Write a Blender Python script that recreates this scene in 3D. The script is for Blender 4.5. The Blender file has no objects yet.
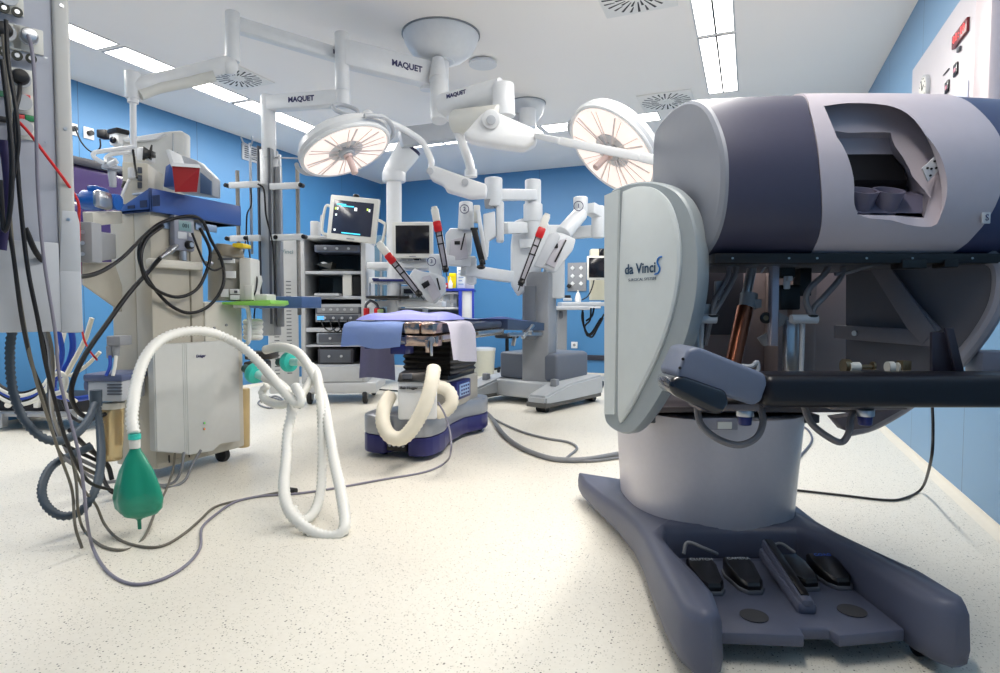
LIGHT_E = 6.0; LENS_E = .5; STRIP_W = 58.0; SURG_W = 25.0; EXPO = 0.42
import bpy, bmesh, random, math
from math import sin, cos, pi, atan, tan, sqrt, floor
from mathutils import Vector, Matrix
random.seed(7)
F = 610.0; H = 0.9; YAW = atan(250/F); PT = atan(27.5/F)
SY, CY = sin(YAW), cos(YAW)
V = Vector
col = bpy.context.scene.collection

# ---------- positions measured against the photograph: pixel + distance -> point in the room
def ray(px, py):
    x = (px-500)/F; y = -(py-336.5)/F
    f = cos(PT)+y*sin(PT); z = -sin(PT)+y*cos(PT)
    return V((x*CY-f*SY, x*SY+f*CY, z)), f
def P(px, py, w):
    r, f = ray(px, py); t = w/f
    return V((r.x*t, r.y*t, H+r.z*t))
def G(px, py, z=0.0):
    r, f = ray(px, py); t = (z-H)/r.z
    return V((r.x*t, r.y*t, z))
def BX(px, py, X):
    r, f = ray(px, py); t = X/r.x
    return V((X, r.y*t, H+r.z*t))
def BY(px, py, Y):
    r, f = ray(px, py); t = Y/r.y
    return V((r.x*t, Y, H+r.z*t))
def C(u, w, z):            # right / forward of the camera's heading -> room
    return V((u*CY-w*SY, u*SY+w*CY, z))

# ---------- materials
def lin(c):
    return tuple(((v/255)/12.92 if v/255 <= .04045 else ((v/255+.055)/1.055)**2.4) for v in c)+(1,)
MATS = {}
def mat(name, c, rough=.5, metal=0, var=.04, scale=25, emis=0, trans=0, coat=0, bump=0, ior=1.45, alpha=1):
    if name in MATS: return MATS[name]
    m = bpy.data.materials.new(name); m.use_nodes = True
    nt = m.node_tree; b = nt.nodes['Principled BSDF']
    L = lin(c)
    tc = nt.nodes.new('ShaderNodeTexCoord'); nz = nt.nodes.new('ShaderNodeTexNoise')
    nz.inputs['Scale'].default_value = scale; nz.inputs['Detail'].default_value = 3
    nt.links.new(tc.outputs['Object'], nz.inputs['Vector'])
    mx = nt.nodes.new('ShaderNodeMix'); mx.data_type = 'RGBA'
    mx.inputs[6].default_value = tuple(max(0, v*(1-var)) for v in L[:3])+(1,)
    mx.inputs[7].default_value = tuple(min(1, v*(1+var)) for v in L[:3])+(1,)
    nt.links.new(nz.outputs['Fac'], mx.inputs[0]); nt.links.new(mx.outputs[2], b.inputs['Base Color'])
    b.inputs['Roughness'].default_value = rough; b.inputs['Metallic'].default_value = metal
    b.inputs['IOR'].default_value = ior
    b.inputs['Transmission Weight'].default_value = trans
    b.inputs['Coat Weight'].default_value = coat
    b.inputs['Alpha'].default_value = alpha
    if emis:
        b.inputs['Emission Color'].default_value = L; b.inputs['Emission Strength'].default_value = emis
    if bump:
        bp = nt.nodes.new('ShaderNodeBump'); bp.inputs['Strength'].default_value = bump
        nt.links.new(nz.outputs['Fac'], bp.inputs['Height']); nt.links.new(bp.outputs['Normal'], b.inputs['Normal'])
    MATS[name] = m
    return m
WHITE = mat('white enamel', (226, 228, 230), .3)
OFFW = mat('off white plastic', (214, 214, 208), .45)
BEIGE = mat('beige grey paint', (176, 171, 158), .45)
BEIGE2 = mat('pale beige paint', (200, 197, 186), .45)
GREY = mat('mid grey paint', (140, 143, 148), .45)
LGREY = mat('light grey paint', (182, 186, 192), .4)
DGREY = mat('dark grey paint', (82, 86, 95), .45)
STEEL = mat('brushed steel', (190, 192, 196), .3, 1)
ALU = mat('satin aluminium', (165, 168, 172), .4, .6)
BLACK = mat('black plastic', (18, 18, 20), .4)
RUBBER = mat('black rubber', (28, 29, 33), .6)
BLUEP = mat('blue tray paint', (60, 92, 160), .4)
NAVY = mat('navy paint', (38, 44, 110), .35)
RED = mat('red plastic', (190, 24, 30), .35)
SHARPRED = mat('dark red translucent plastic', (150, 22, 26), .35)
TEAL = mat('teal plastic', (52, 190, 176), .35)
GREENBAG = mat('green rubber bag', (22, 140, 112), .38, coat=.3)
HOSEW = mat('translucent white hose', (232, 232, 226), .4)
HOSEC = mat('cream ribbed hose', (228, 222, 205), .55)
HOSED = mat('slate corrugated hose', (62, 74, 86), .5)
SCREEN = mat('black screen', (16, 16, 24), .15)
CABLEG = mat('grey cable', (126, 128, 132), .5)
CABLEK = mat('black cable', (16, 16, 20), .45)
CABLEO = mat('olive grey cable', (108, 104, 94), .5)
CABLEBL = mat('blue cable', (34, 70, 170), .45)
REDC = mat('red cable', (210, 30, 36), .45)
INK = mat('dark navy print', (40, 40, 90), .5)
SLATE = mat('slate purple shell', (66, 65, 84), .42, var=.05, scale=60)
SLATEB = mat('slate blue moulding', (82, 87, 106), .45, scale=60)
SHELLW = mat('lilac white shell', (184, 176, 184), .42)
SHELLG = mat('grey shell end', (128, 132, 142), .45)
EARW = mat('pearl white cover', (206, 212, 212), .35)
EARG = mat('pearl grey rim', (150, 158, 162), .4)

# ---------- meshes
def frame(u, w, yaw_right=0.0, z=0.0):
    """local frame at (u,w): x to the right, y away; yaw_right turns it clockwise (radians)"""
    p = C(u, w, z); M = Matrix.Translation(p) @ Matrix.Rotation(YAW-yaw_right, 4, 'Z')
    return M
class MB:
    def __init__(s, M=None): s.bm = bmesh.new(); s.M = M or Matrix(); s.mi = 0
    def _fin(s, vs, fs):
        for v in vs: v.co = s.M @ v.co
        for f in fs: f.material_index = s.mi
        return s
    def merge(s, b2, M=None):
        me = bpy.data.meshes.new('t'); b2.to_mesh(me); b2.free()
        n = len(s.bm.verts); nf = len(s.bm.faces)
        if M: me.transform(M)
        me.transform(s.M)
        s.bm.from_mesh(me); bpy.data.meshes.remove(me)
        s.bm.faces.ensure_lookup_table()
        for f in s.bm.faces[nf:]: f.material_index = s.mi
        return s
    def box(s, c, size, r=.004, R=None, seg=2):
        b = bmesh.new(); bmesh.ops.create_cube(b, size=1)
        for v in b.verts: v.co = V((v.co.x*size[0], v.co.y*size[1], v.co.z*size[2]))
        r = min(r, min(size)*.45)
        if r > .0005: bmesh.ops.bevel(b, geom=b.edges[:], offset=r, segments=seg, affect='EDGES', profile=.5)
        M = Matrix.Translation(V(c))
        if R is not None: M = M @ (R if isinstance(R, Matrix) else Matrix.Rotation(R, 4, 'Z'))
        return s.merge(b, M)
    def b2(s, x0, y0, z0, x1, y1, z1, r=.004, seg=2):
        return s.box(((x0+x1)/2, (y0+y1)/2, (z0+z1)/2), (abs(x1-x0), abs(y1-y0), abs(z1-z0)), r, None, seg)
    def bar(s, a, b, wd, th, r=.003, up=(0, 0, 1), seg=2):
        """box along a->b, wd across (horizontal), th along up"""
        a = V(a); b = V(b); y = (b-a); L = y.length
        if L < 1e-6: return s
        y.normalize(); upv = V(up)
        x = y.cross(upv)
        if x.length < 1e-4: x = y.cross(V((1, 0, 0)))
        x.normalize(); z = x.cross(y)
        R = Matrix((x, y, z)).transposed().to_4x4()
        return s.box((a+b)/2, (wd, L, th), r, R, seg)
    def cyl(s, a, b, r0, r1=None, seg=20, r=0):
        a = V(a); b = V(b); d = b-a; L = d.length
        if r1 is None: r1 = r0
        k = bmesh.new(); bmesh.ops.create_cone(k, cap_ends=True, segments=seg, radius1=r0, radius2=r1, depth=L)
        if r > 0:
            ed = [e for e in k.edges if abs(e.verts[0].co.z-e.verts[1].co.z) < 1e-6]
            bmesh.ops.bevel(k, geom=ed, offset=r, segments=2, affect='EDGES', profile=.5)
        return s.merge(k, Matrix.Translation((a+b)/2) @ V((0, 0, 1)).rotation_difference(d).to_matrix().to_4x4())
    def sph(s, c, r, sc=(1, 1, 1), seg=20, R=None):
        k = bmesh.new(); bmesh.ops.create_uvsphere(k, u_segments=seg, v_segments=seg//2, radius=r)
        M = Matrix.Translation(V(c))
        if R is not None: M = M @ R
        return s.merge(k, M @ Matrix.Diagonal((sc[0], sc[1], sc[2], 1)))
    def tor(s, c, R_, r, n=(0, 0, 1), seg=28, ms=8, sc=(1, 1)):
        pts = []
        q = V((0, 0, 1)).rotation_difference(V(n).normalized())
        for i in range(seg):
            a = 2*pi*i/seg; pts.append(V(c)+q @ V((R_*sc[0]*cos(a), R_*sc[1]*sin(a), 0)))
        return s.tube(pts, r, ms, closed=True, smooth=False)
    def lathe(s, prof, c, axis=(0, 0, 1), seg=24, sc=(1, 1)):
        k = bmesh.new(); rings = []
        for (r, h) in prof:
            rings.append([k.verts.new((r*sc[0]*cos(2*pi*i/seg), r*sc[1]*sin(2*pi*i/seg), h)) for i in range(seg)])
        for a, b in zip(rings, rings[1:]):
            for i in range(seg):
                k.faces.new((a[i], a[(i+1) % seg], b[(i+1) % seg], b[i]))
        if prof[0][0] > 1e-4: k.faces.new(rings[0][::-1])
        if prof[-1][0] > 1e-4: k.faces.new(rings[-1])
        bmesh.ops.remove_doubles(k, verts=k.verts[:], dist=1e-6)
        return s.merge(k, Matrix.Translation(V(c)) @ V((0, 0, 1)).rotation_difference(V(axis)).to_matrix().to_4x4())
    def prism(s, pts, vec, r=0.0, seg=2):
        """planar polygon (3D points) pushed along vec"""
        k = bmesh.new(); vec = V(vec)
        a = [k.verts.new(V(p)) for p in pts]; b = [k.verts.new(V(p)+vec) for p in pts]
        k.faces.new(a); k.faces.new(b[::-1]); n = len(a)
        for i in range(n): k.faces.new((a[(i+1) % n], a[i], b[i], b[(i+1) % n]))
        bmesh.ops.recalc_face_normals(k, faces=k.faces[:])
        if r > 0: bmesh.ops.bevel(k, geom=k.edges[:], offset=r, segments=seg, affect='EDGES', profile=.5, clamp_overlap=True)
        return s.merge(k)
    def loft(s, rings, caps=True, closed=True):
        k = bmesh.new(); rr = [[k.verts.new(V(p)) for p in r] for r in rings]
        n = len(rings[0])
        for a, b in zip(rr, rr[1:]):
            for i in range(n if closed else n-1):
                k.faces.new((a[i], a[(i+1) % n], b[(i+1) % n], b[i]))
        if caps: k.faces.new(rr[0][::-1]); k.faces.new(rr[-1])
        bmesh.ops.recalc_face_normals(k, faces=k.faces[:])
        return s.merge(k)
    def tube(s, pts, r, ms=8, closed=False, smooth=True, rib=0, amp=.12, sub=6, taper=None):
        pts = [V(p) for p in pts]
        if smooth and len(pts) > 2: pts = catmull(pts, sub)
        if rib:
            pts = resample(pts, rib/2)
        n = len(pts)
        k = bmesh.new(); rings = []
        t0 = (pts[1]-pts[0]).normalized()
        nrm = t0.orthogonal().normalized()
        for i, p in enumerate(pts):
            if closed: t = (pts[(i+1) % n]-pts[i-1]).normalized()
            else: t = (pts[min(i+1, n-1)]-pts[max(i-1, 0)])
            if t.length < 1e-9: t = t0
            t.normalize()
            nrm = (nrm-t*nrm.dot(t))
            if nrm.length < 1e-6: nrm = t.orthogonal()
            nrm.normalize(); bn = t.cross(nrm)
            rr = r if taper is None else r+(taper-r)*i/(n-1)
            if rib: rr *= (1+amp) if i % 2 else (1-amp)
            rings.append([k.verts.new(p+nrm*rr*cos(2*pi*j/ms)+bn*rr*sin(2*pi*j/ms)) for j in range(ms)])
        m = n if closed else n-1
        for i in range(m):
            a = rings[i]; b = rings[(i+1) % n]
            for j in range(ms): k.faces.new((a[j], a[(j+1) % ms], b[(j+1) % ms], b[j]))
        if not closed: k.faces.new(rings[0][::-1]); k.faces.new(rings[-1])
        return s.merge(k)
    def quad(s, pts, th=.002):
        a, b, c_ = V(pts[0]), V(pts[1]), V(pts[2])
        return s.prism(pts, (b-a).cross(c_-a).normalized()*th)
    def bl(s, a, b, c, d, v): return s.prism([a, b, c, d], v)
    def build(s, name, mats, root=None, label=None, cat=None, group=None, kind=None, flat=False, ang=35):
        me = bpy.data.meshes.new(name)
        bmesh.ops.recalc_face_normals(s.bm, faces=s.bm.faces[:])
        if root is not None:
            me_M = XF[root.name].inverted()
        else:
            xs = [v.co for v in s.bm.verts]
            lo = V((min(v.x for v in xs), min(v.y for v in xs), min(v.z for v in xs)))
            hi = V((max(v.x for v in xs), max(v.y for v in xs), max(v.z for v in xs)))
            me_M = Matrix.Translation(V(((lo.x+hi.x)/2, (lo.y+hi.y)/2, lo.z))).inverted()
        s.bm.to_mesh(me); s.bm.free(); me.transform(me_M)
        if not isinstance(mats, (list, tuple)): mats = [mats]
        for m in mats: me.materials.append(m)
        if not flat:
            me.shade_smooth(); me.set_sharp_from_angle(angle=math.radians(ang))
        o = bpy.data.objects.new(name, me); col.objects.link(o)
        if root is not None: o.parent = root; XF[o.name] = XF[root.name].copy()
        else: o.matrix_world = me_M.inverted(); XF[o.name] = me_M.inverted()
        tag(o, label, cat, group, kind)
        return o
XF = {}
def tag(o, label=None, cat=None, group=None, kind=None):
    if label: o['label'] = label
    if cat: o['category'] = cat
    if group: o['group'] = group
    if kind: o['kind'] = kind
def thing(name, label, cat, loc, M=None, group=None):
    o = bpy.data.objects.new(name, None); col.objects.link(o); o.empty_display_size = .1
    MM = M.copy() if M is not None else Matrix.Translation(V(loc))
    o.matrix_world = MM; XF[o.name] = MM; tag(o, label, cat, group)
    return o
def dup(o, dl=None, label=None, parent=None):
    c = o.copy(); col.objects.link(c)
    if parent is not None: c.parent = parent
    if dl is not None: c.matrix_world = dl
    if label: c['label'] = label
    for ch in list(o.children): dup(ch, parent=c)
    return c
def catmull(p, sub=6):
    out = []
    q = [p[0]*2-p[1]]+p+[p[-1]*2-p[-2]]
    for i in range(1, len(q)-2):
        a, b, c, d = q[i-1:i+3]
        for j in range(sub):
            t = j/sub
            out.append(.5*((2*b)+(c-a)*t+(2*a-5*b+4*c-d)*t*t+(3*b-a-3*c+d)*t**3))
    out.append(p[-1]); return out
def resample(p, st):
    out = [p[0].copy()]; acc = 0
    for a, b in zip(p, p[1:]):
        L = (b-a).length; t = st-acc
        while t < L: out.append(a.lerp(b, t/L)); t += st
        acc = L-(t-st)
    return out
def text(body, p, right, up, size, m, root, label=None, name='lettering', bold=0, cx=True, thick=.0008, sx=1.0):
    cu = bpy.data.curves.new('txt', 'FONT'); cu.body = body; cu.size = size; cu.extrude = thick/2
    cu.offset = bold; cu.align_x = 'CENTER' if cx else 'LEFT'; cu.align_y = 'CENTER'; cu.resolution_u = 3
    o = bpy.data.objects.new('txt', cu); col.objects.link(o)
    dg = bpy.context.evaluated_depsgraph_get(); me = bpy.data.meshes.new_from_object(o.evaluated_get(dg))
    bpy.data.objects.remove(o); bpy.data.curves.remove(cu)
    r = V(right).normalized(); u = V(up); u = (u-r*u.dot(r)).normalized(); n = r.cross(u)
    M = Matrix.Translation(V(p)) @ Matrix((r*sx, u, n)).transposed().to_4x4()
    me.transform(XF[root.name].inverted() @ M)
    me.materials.clear(); me.materials.append(m)
    b = bpy.data.objects.new(name, me); col.objects.link(b); b.parent = root; XF[b.name] = XF[root.name].copy()
    if label: b['label'] = label
    return b
UPZ = V((0, 0, 1)); RT = C(1, 0, 0); FW = C(0, 1, 0)
def pbox(mb, x0, y0, x1, y1, w, d, r=.006, yaw=None, back=True):
    """camera-heading-aligned box: front face at distance w, depth d; yaw turns it clockwise about its front centre"""
    c = P((x0+x1)/2, (y0+y1)/2, w); wd = abs(x1-x0)/F*w; h = abs(y1-y0)/F*w
    M = Matrix.Translation(c) @ Matrix.Rotation(YAW-(yaw or 0), 4, 'Z')
    b = bmesh.new(); bmesh.ops.create_cube(b, size=1)
    for v in b.verts: v.co = V((v.co.x*wd, v.co.y*d+d/2, v.co.z*h))
    rr = min(r, min(wd, d, h)*.45)
    if rr > .0005: bmesh.ops.bevel(b, geom=b.edges[:], offset=rr, segments=2, affect='EDGES', profile=.5)
    return mb.merge(b, M)
def pcyl(mb, a, b, rpx, rpx1=None, seg=20, r=0):
    A = P(*a); B = P(*b)
    return mb.cyl(A, B, rpx/F*a[2], (rpx1 if rpx1 is not None else rpx)/F*b[2], seg, r)
def pts(*l): return [P(*a) for a in l]
def wire(name, pl, r, m, label, cat='cable', group=None, root=None, rib=0, amp=.12, ms=8, sub=6):
    return MB().tube(pl, r, ms, rib=rib, amp=amp, sub=sub).build(name, m, root, label if root is None else None, cat if root is None else None, group, ang=60 if not rib else 80)
# ================= THE ROOM
XL, XR, YB, YF, HC = -5.37, .95, 8.2, -2.4, 2.85
def wallmat(name, axis, off, sp, c=(72, 130, 180)):
    m = bpy.data.materials.new(name); m.use_nodes = True; nt = m.node_tree; b = nt.nodes['Principled BSDF']
    g = nt.nodes.new('ShaderNodeNewGeometry'); sx = nt.nodes.new('ShaderNodeSeparateXYZ'); nt.links.new(g.outputs['Position'], sx.inputs[0])
    def mth(op, a, b_=None):
        n = nt.nodes.new('ShaderNodeMath'); n.operation = op
        for i, v in enumerate((a, b_)):
            if v is None: continue
            if isinstance(v, (int, float)): n.inputs[i].default_value = v
            else: nt.links.new(v, n.inputs[i])
        return n.outputs[0]
    q = mth('FRACT', mth('DIVIDE', mth('SUBTRACT', sx.outputs[axis], off-100*sp), sp))
    k = mth('LESS_THAN', q, .007/sp)
    nz = nt.nodes.new('ShaderNodeTexNoise'); nz.inputs['Scale'].default_value = 1.5; nt.links.new(g.outputs['Position'], nz.inputs['Vector'])
    L = lin(c)
    mx = nt.nodes.new('ShaderNodeMix'); mx.data_type = 'RGBA'; mx.inputs[6].default_value = tuple(v*.96 for v in L[:3])+(1,); mx.inputs[7].default_value = L
    nt.links.new(nz.outputs['Fac'], mx.inputs[0])
    m2 = nt.nodes.new('ShaderNodeMix'); m2.data_type = 'RGBA'; m2.inputs[7].default_value = tuple(v*.45 for v in L[:3])+(1,)
    nt.links.new(k, m2.inputs[0]); nt.links.new(mx.outputs[2], m2.inputs[6]); nt.links.new(m2.outputs[2], b.inputs['Base Color'])
    b.inputs['Roughness'].default_value = .42
    return m
def floormat():
    m = bpy.data.materials.new('speckled vinyl'); m.use_nodes = True; nt = m.node_tree; b = nt.nodes['Principled BSDF']
    g = nt.nodes.new('ShaderNodeNewGeometry')
    cur = None
    base = nt.nodes.new('ShaderNodeTexNoise'); base.inputs['Scale'].default_value = 60; nt.links.new(g.outputs['Position'], base.inputs['Vector'])
    mx = nt.nodes.new('ShaderNodeMix'); mx.data_type = 'RGBA'; mx.inputs[6].default_value = lin((220, 215, 202)); mx.inputs[7].default_value = lin((232, 228, 217))
    nt.links.new(base.outputs['Fac'], mx.inputs[0]); cur = mx.outputs[2]
    for sc, thr, p, cc in ((75, .2, .2, (84, 78, 68)), (120, .25, .22, (160, 155, 140)), (150, .3, .3, (190, 186, 172))):
        v = nt.nodes.new('ShaderNodeTexVoronoi'); v.inputs['Scale'].default_value = sc; nt.links.new(g.outputs['Position'], v.inputs['Vector'])
        a = nt.nodes.new('ShaderNodeMath'); a.operation = 'LESS_THAN'; a.inputs[1].default_value = thr; nt.links.new(v.outputs['Distance'], a.inputs[0])
        s = nt.nodes.new('ShaderNodeSeparateColor'); nt.links.new(v.outputs['Color'], s.inputs[0])
        c = nt.nodes.new('ShaderNodeMath'); c.operation = 'LESS_THAN'; c.inputs[1].default_value = p; nt.links.new(s.outputs[0], c.inputs[0])
        d = nt.nodes.new('ShaderNodeMath'); d.operation = 'MULTIPLY'; nt.links.new(a.outputs[0], d.inputs[0]); nt.links.new(c.outputs[0], d.inputs[1])
        x = nt.nodes.new('ShaderNodeMix'); x.data_type = 'RGBA'; x.inputs[7].default_value = lin(cc); nt.links.new(d.outputs[0], x.inputs[0]); nt.links.new(cur, x.inputs[6]); cur = x.outputs[2]
    nt.links.new(cur, b.inputs['Base Color']); b.inputs['Roughness'].default_value = .38
    return m
def struct(name, mb, m): return mb.build(name, m, kind='structure')
CEILM = mat('ceiling panels', (250, 245, 240), .5, var=.01, scale=2)
SKIRT = mat('cove skirting', (222, 216, 202), .45)
struct('floor', MB().b2(XL-.1, YF-.1, -.1, XR+.1, YB+.1, 0, 0), floormat())
struct('ceiling', MB().b2(XL-.1, YF-.1, HC, XR+.1, YB+.1, HC+.1, 0), CEILM)
struct('wall_left', MB().b2(XL-.1, YF-.1, 0, XL, YB+.1, HC, 0), wallmat('blue wall panels side', 1, 3.545, 1.22))
struct('wall_right', MB().b2(XR, YF-.1, 0, XR+.1, YB+.1, HC, 0), wallmat('blue wall panels door side', 1, 4.5, 1.0, (112, 152, 188)))
struct('wall_back', MB().b2(XL, YB, 0, XR, YB+.1, HC, 0), wallmat('blue wall panels end', 0, -2.77, 1.22))
struct('wall_front', MB().b2(XL, YF-.1, 0, XR, YF, HC, 0), wallmat('blue wall panels near', 0, -2.77, 1.22))
def skirt(name, a, b, n):
    a, b, n = V(a), V(b), V(n)
    mb = MB(); prof = [(0, 0), (.05, 0), (.02, .008), (.008, .016), (.004, .026), (0, .026)]
    mb.prism([a+n*d+UPZ*h for d, h in prof], b-a); return struct(name, mb, SKIRT)
skirt('baseboard_right', (XR, YF, 0), (XR, YB, 0), (-1, 0, 0)); skirt('baseboard_left', (XL, YF, 0), (XL, YB, 0), (1, 0, 0))
skirt('baseboard_back', (XL, YB, 0), (XR, YB, 0), (0, -1, 0))
# dark bumper rail low on the end wall
struct('trim_1', MB().b2(-3.2, YB-.03, .2, -.4, YB, .27, .004), mat('dark bumper rail', (44, 48, 62), .5))
# window in the left wall
WIN = mat('tinted purple window glass', (56, 44, 84), .08, coat=.5)
w1 = struct('window_1', MB().b2(XL-.02, 2.3, 1.25, XL+.012, 4.3, 2.15, .002), WIN)
wf = MB(); wf.b2(XL, 2.25, 2.13, XL+.04, 4.35, 2.2); wf.b2(XL, 2.25, 1.2, XL+.04, 4.35, 1.27); wf.b2(XL, 4.28, 1.2, XL+.04, 4.35, 2.2); wf.b2(XL, 2.25, 1.2, XL+.04, 2.32, 2.2)
wf.build('window_frame', mat('black window frame', (30, 32, 44), .4), w1)

# ---- recessed fluorescent fittings
DIFF = mat('lit prismatic diffuser', (255, 252, 246), .4, emis=LIGHT_E, var=.02, scale=80)
FRM = mat('white light trim', (205, 206, 210), .5)
def fit(x0, y0, x1, y1, label, group):
    t = thing('ceiling_light', label, 'ceiling light', ((x0+x1)/2, (y0+y1)/2, HC-.006), group=group)
    m = MB(); f = .012
    m.b2(x0-f, y0-f, HC-.006, x1+f, y0, HC, 0); m.b2(x0-f, y1, HC-.006, x1+f, y1+f, HC, 0)
    m.b2(x0-f, y0, HC-.006, x0, y1, HC, 0); m.b2(x1, y0, HC-.006, x1+f, y1, HC, 0); m.build('frame', FRM, t)
    m = MB(); m.b2(x0, y0, HC-.004, x1, y1, HC, 0)
    m.build('diffuser', DIFF, t)
ordn = ['nearest', 'second', 'third', 'fourth', 'fifth', 'sixth']
for i, y in enumerate((-.55, .71, 1.97, 3.23, 4.49)):
    fit(-4.57, y, -4.34, y+1.2, ('strip light along the left of the ceiling, ' + ['out of view behind the service column', 'nearest the service column', 'with its end beside the service column', 'just past the spring arm elbow', 'last before the far corner'][i]), 'left ceiling strip lights')
for i, x in enumerate((-4.58, -3.35, -2.09)):
    fit(x, 6.26, x+1.2, 6.52, 'strip light across the far ceiling, ' + ['left end of the row', 'middle one behind the surgical light arms', 'right one beside the second surgical light'][i], 'far ceiling strip lights')
for i, y in enumerate((-.31, .93, 2.17, 3.45, 4.71)):
    for j, x in enumerate((-.375, -.25)):
        fit(x, y, x+.11, y+1.2, 'narrow strip light in the double ceiling row, %s line, %s' % (['left', 'right'][j], ['behind the camera', 'overhead by the camera', 'just above the camera view', 'nearer one in view', 'farther one in view'][i]), 'double row of ceiling strip lights')
for x in (): fit(x, -1.2, x+1.2, -.95, 'strip light across the near end of the ceiling', 'near ceiling strip lights')
# ---- swirl ceiling air diffusers
VW = mat('white vent plate', (238, 236, 232), .5); VS = mat('vent slot shadow gap', (60, 60, 62), .7)
def vent(cx, cy, hs, label):
    t = thing('ceiling_vent', label, 'ceiling vent', (cx, cy, HC-.012), group='swirl ceiling vents')
    MB().b2(cx-hs, cy-hs, HC-.012, cx+hs, cy+hs, HC, .002).build('plate', VW, t)
    s = MB(); z = HC-.0125
    for k in range(24):
        a = 2*pi*k/24; d = V((cos(a), sin(a), 0)); e = V((-sin(a), cos(a), 0)); c0 = V((cx, cy, z))
        for (r0, r1) in (((.3, .58), (.62, .92)) if k % 2 else ((.36, .92),)):
            s.quad([c0+d*hs*r0-e*.003, c0+d*hs*r1-e*.009+e*.012, c0+d*hs*r1+e*.012+e*.008, c0+d*hs*r0+e*.004], .001)
    s.build('swirl_slots', VS, t)
    MB().cyl((cx, cy, HC-.017), (cx, cy, HC-.011), hs*.12).build('hub', VW, t)
vent(-4.03, 4.0, .21, 'square white swirl air vent in the ceiling beside the left strip lights')
vent(-.69, 3.9, .23, 'square white swirl air vent at the top edge left of the double strip lights')
vent(-.76, 5.96, .24, 'square white swirl air vent in the ceiling above the second surgical light')
m = MB(); m.cyl((-2.55, 6.0, HC-.02), (-2.55, 6.0, HC), .02); m.cyl((-2.55, 6.0, HC-.03), (-2.55, 6.0, HC-.02), .035)
m.build('sprinkler', WHITE, None, 'small white sprinkler head in the far ceiling', 'sprinkler')
m = MB(); c_ = P(483, 86, 4.9); m.lathe([(.11, 0), (.11, .02), (.09, .03)], (c_.x, c_.y, HC-.03)); m.build('blanking_plate', WHITE, None, 'flat round white plate on the ceiling between the two canopies', 'ceiling cap')

# ---- left wall small things
m = MB(); m.b2(XL, 5.37, 2.6, XL+.015, 5.66, 2.78); m.mi = 1
for k in range(6): m.b2(XL+.014, 5.4, 2.625+k*.024, XL+.018, 5.63, 2.638+k*.024, 0)
m.build('wall_grille', [LGREY, DGREY], None, 'small grey air grille high on the left blue wall', 'wall grille')
for (y, lab) in ((3.49, 'white socket beside the service column'), (3.63, 'second white socket on the left wall with a black plug')):
    t = thing('wall_socket', lab + ', above the dark window', 'socket', (XL, y, 2.4), group='sockets over the dark window')
    MB().b2(XL, y-.045, 2.38, XL+.012, y+.045, 2.48).build('plate', WHITE, t); MB().cyl((XL+.01, y, 2.43), (XL+.05, y, 2.43), .022).build('plug', BLACK, t)
wire('cable', pts((75, 128, 4.86), (82, 143, 4.8), (92, 152, 4.75), (100, 148, 4.7), (100, 139, 4.7)), .006, CABLEK, 'black lead drooping from the sockets over the dark window')
t = thing('wall_phone', 'white and black wall mounted handset above the dark window', 'wall phone', P(110, 138, 4.75))
m = MB(); pbox(m, 104, 129, 121, 145, 4.62, .1, .03, .5); m.build('housing', WHITE, t)
m = MB(); pbox(m, 96, 129, 106, 137, 4.66, .08, .01); pbox(m, 103, 128, 120, 133, 4.6, .1, .01, .5); m.build('bracket', BLACK, t)
m = MB(); m.sph(P(113, 140, 4.6), .03, (1, .6, .8)); m.build('lens', SCREEN, t)

# ---- right wall control panel
t = thing('wall_control_panel', 'white control panel with clock and red display high on the right wall', 'control panel', (XR, 4, 1.2))
MB().b2(XR-.02, 3.4, 1.2, XR, 4.66, 2.42, .004).build('panel', mat('white panel enamel', (198, 194, 200), .35), t)
X = XR-.021
def rwb(mb, px0, py0, px1, py1, d=.006):
    a = BX(px0, py0, X); b = BX(px1, py1, X); y0, y1 = sorted((a.y, b.y)); z0, z1 = sorted((a.z, b.z)); mb.b2(X-d, y0, z0, X, y1, z1, .001); return (y0+y1)/2, (z0+z1)/2
c = BX(926.5, 90, X)
k = MB(); k.cyl((X-.02, c.y, c.z), (X, c.y, c.z), .085, seg=32); clk = k.build('clock', [LGREY], t)
k = MB(); k.cyl((X-.022, c.y, c.z), (X-.018, c.y, c.z), .075, seg=32); k.mi = 1
k.bar((X-.024, c.y, c.z), (X-.024, c.y+.02, c.z+.06), .002, .004, 0); k.bar((X-.024, c.y, c.z), (X-.024, c.y-.04, c.z+.02), .002, .005, 0)
for q in range(12): k.bar((X-.023, c.y+.062*cos(q*pi/6), c.z+.062*sin(q*pi/6)), (X-.023, c.y+.07*cos(q*pi/6), c.z+.07*sin(q*pi/6)), .002, .003, 0)
k.build('clock_face', [OFFW, BLACK], clk)
k = MB(); k.b2(X-.012, 3.54, 2.205, X, 3.77, 2.27, .002); dsp = k.build('display', mat('dark red display', (110, 30, 38), .3), t)
for q, ch in enumerate('88:88'): text(ch, (X-.014, 3.73-.038*q, 2.238), (0, -1, 0), UPZ, .05, mat('lit red digits', (255, 70, 70), .3, emis=1.2), dsp, name='digit')
for (y, z) in ((3.72, 2.09), (3.86, 2.05)):
    k = MB(); k.b2(X-.008, y-.03, z-.03, X, y+.03, z+.03, .002); sw = k.build('switch', SCREEN, t)
    k = MB(); k.b2(X-.010, y-.015, z-.012, X-.007, y+.015, z+.008, .001); k.build('window', mat('pink lit legend', (200, 130, 150), .4), sw)
k = MB(); k.b2(X-.006, 3.84, 2.135, X, 3.94, 2.14, .001); k.b2(X-.012, 3.65, 2.16, X, 3.69, 2.18, .002); k.build('key_slot', DGREY, t)
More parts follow.
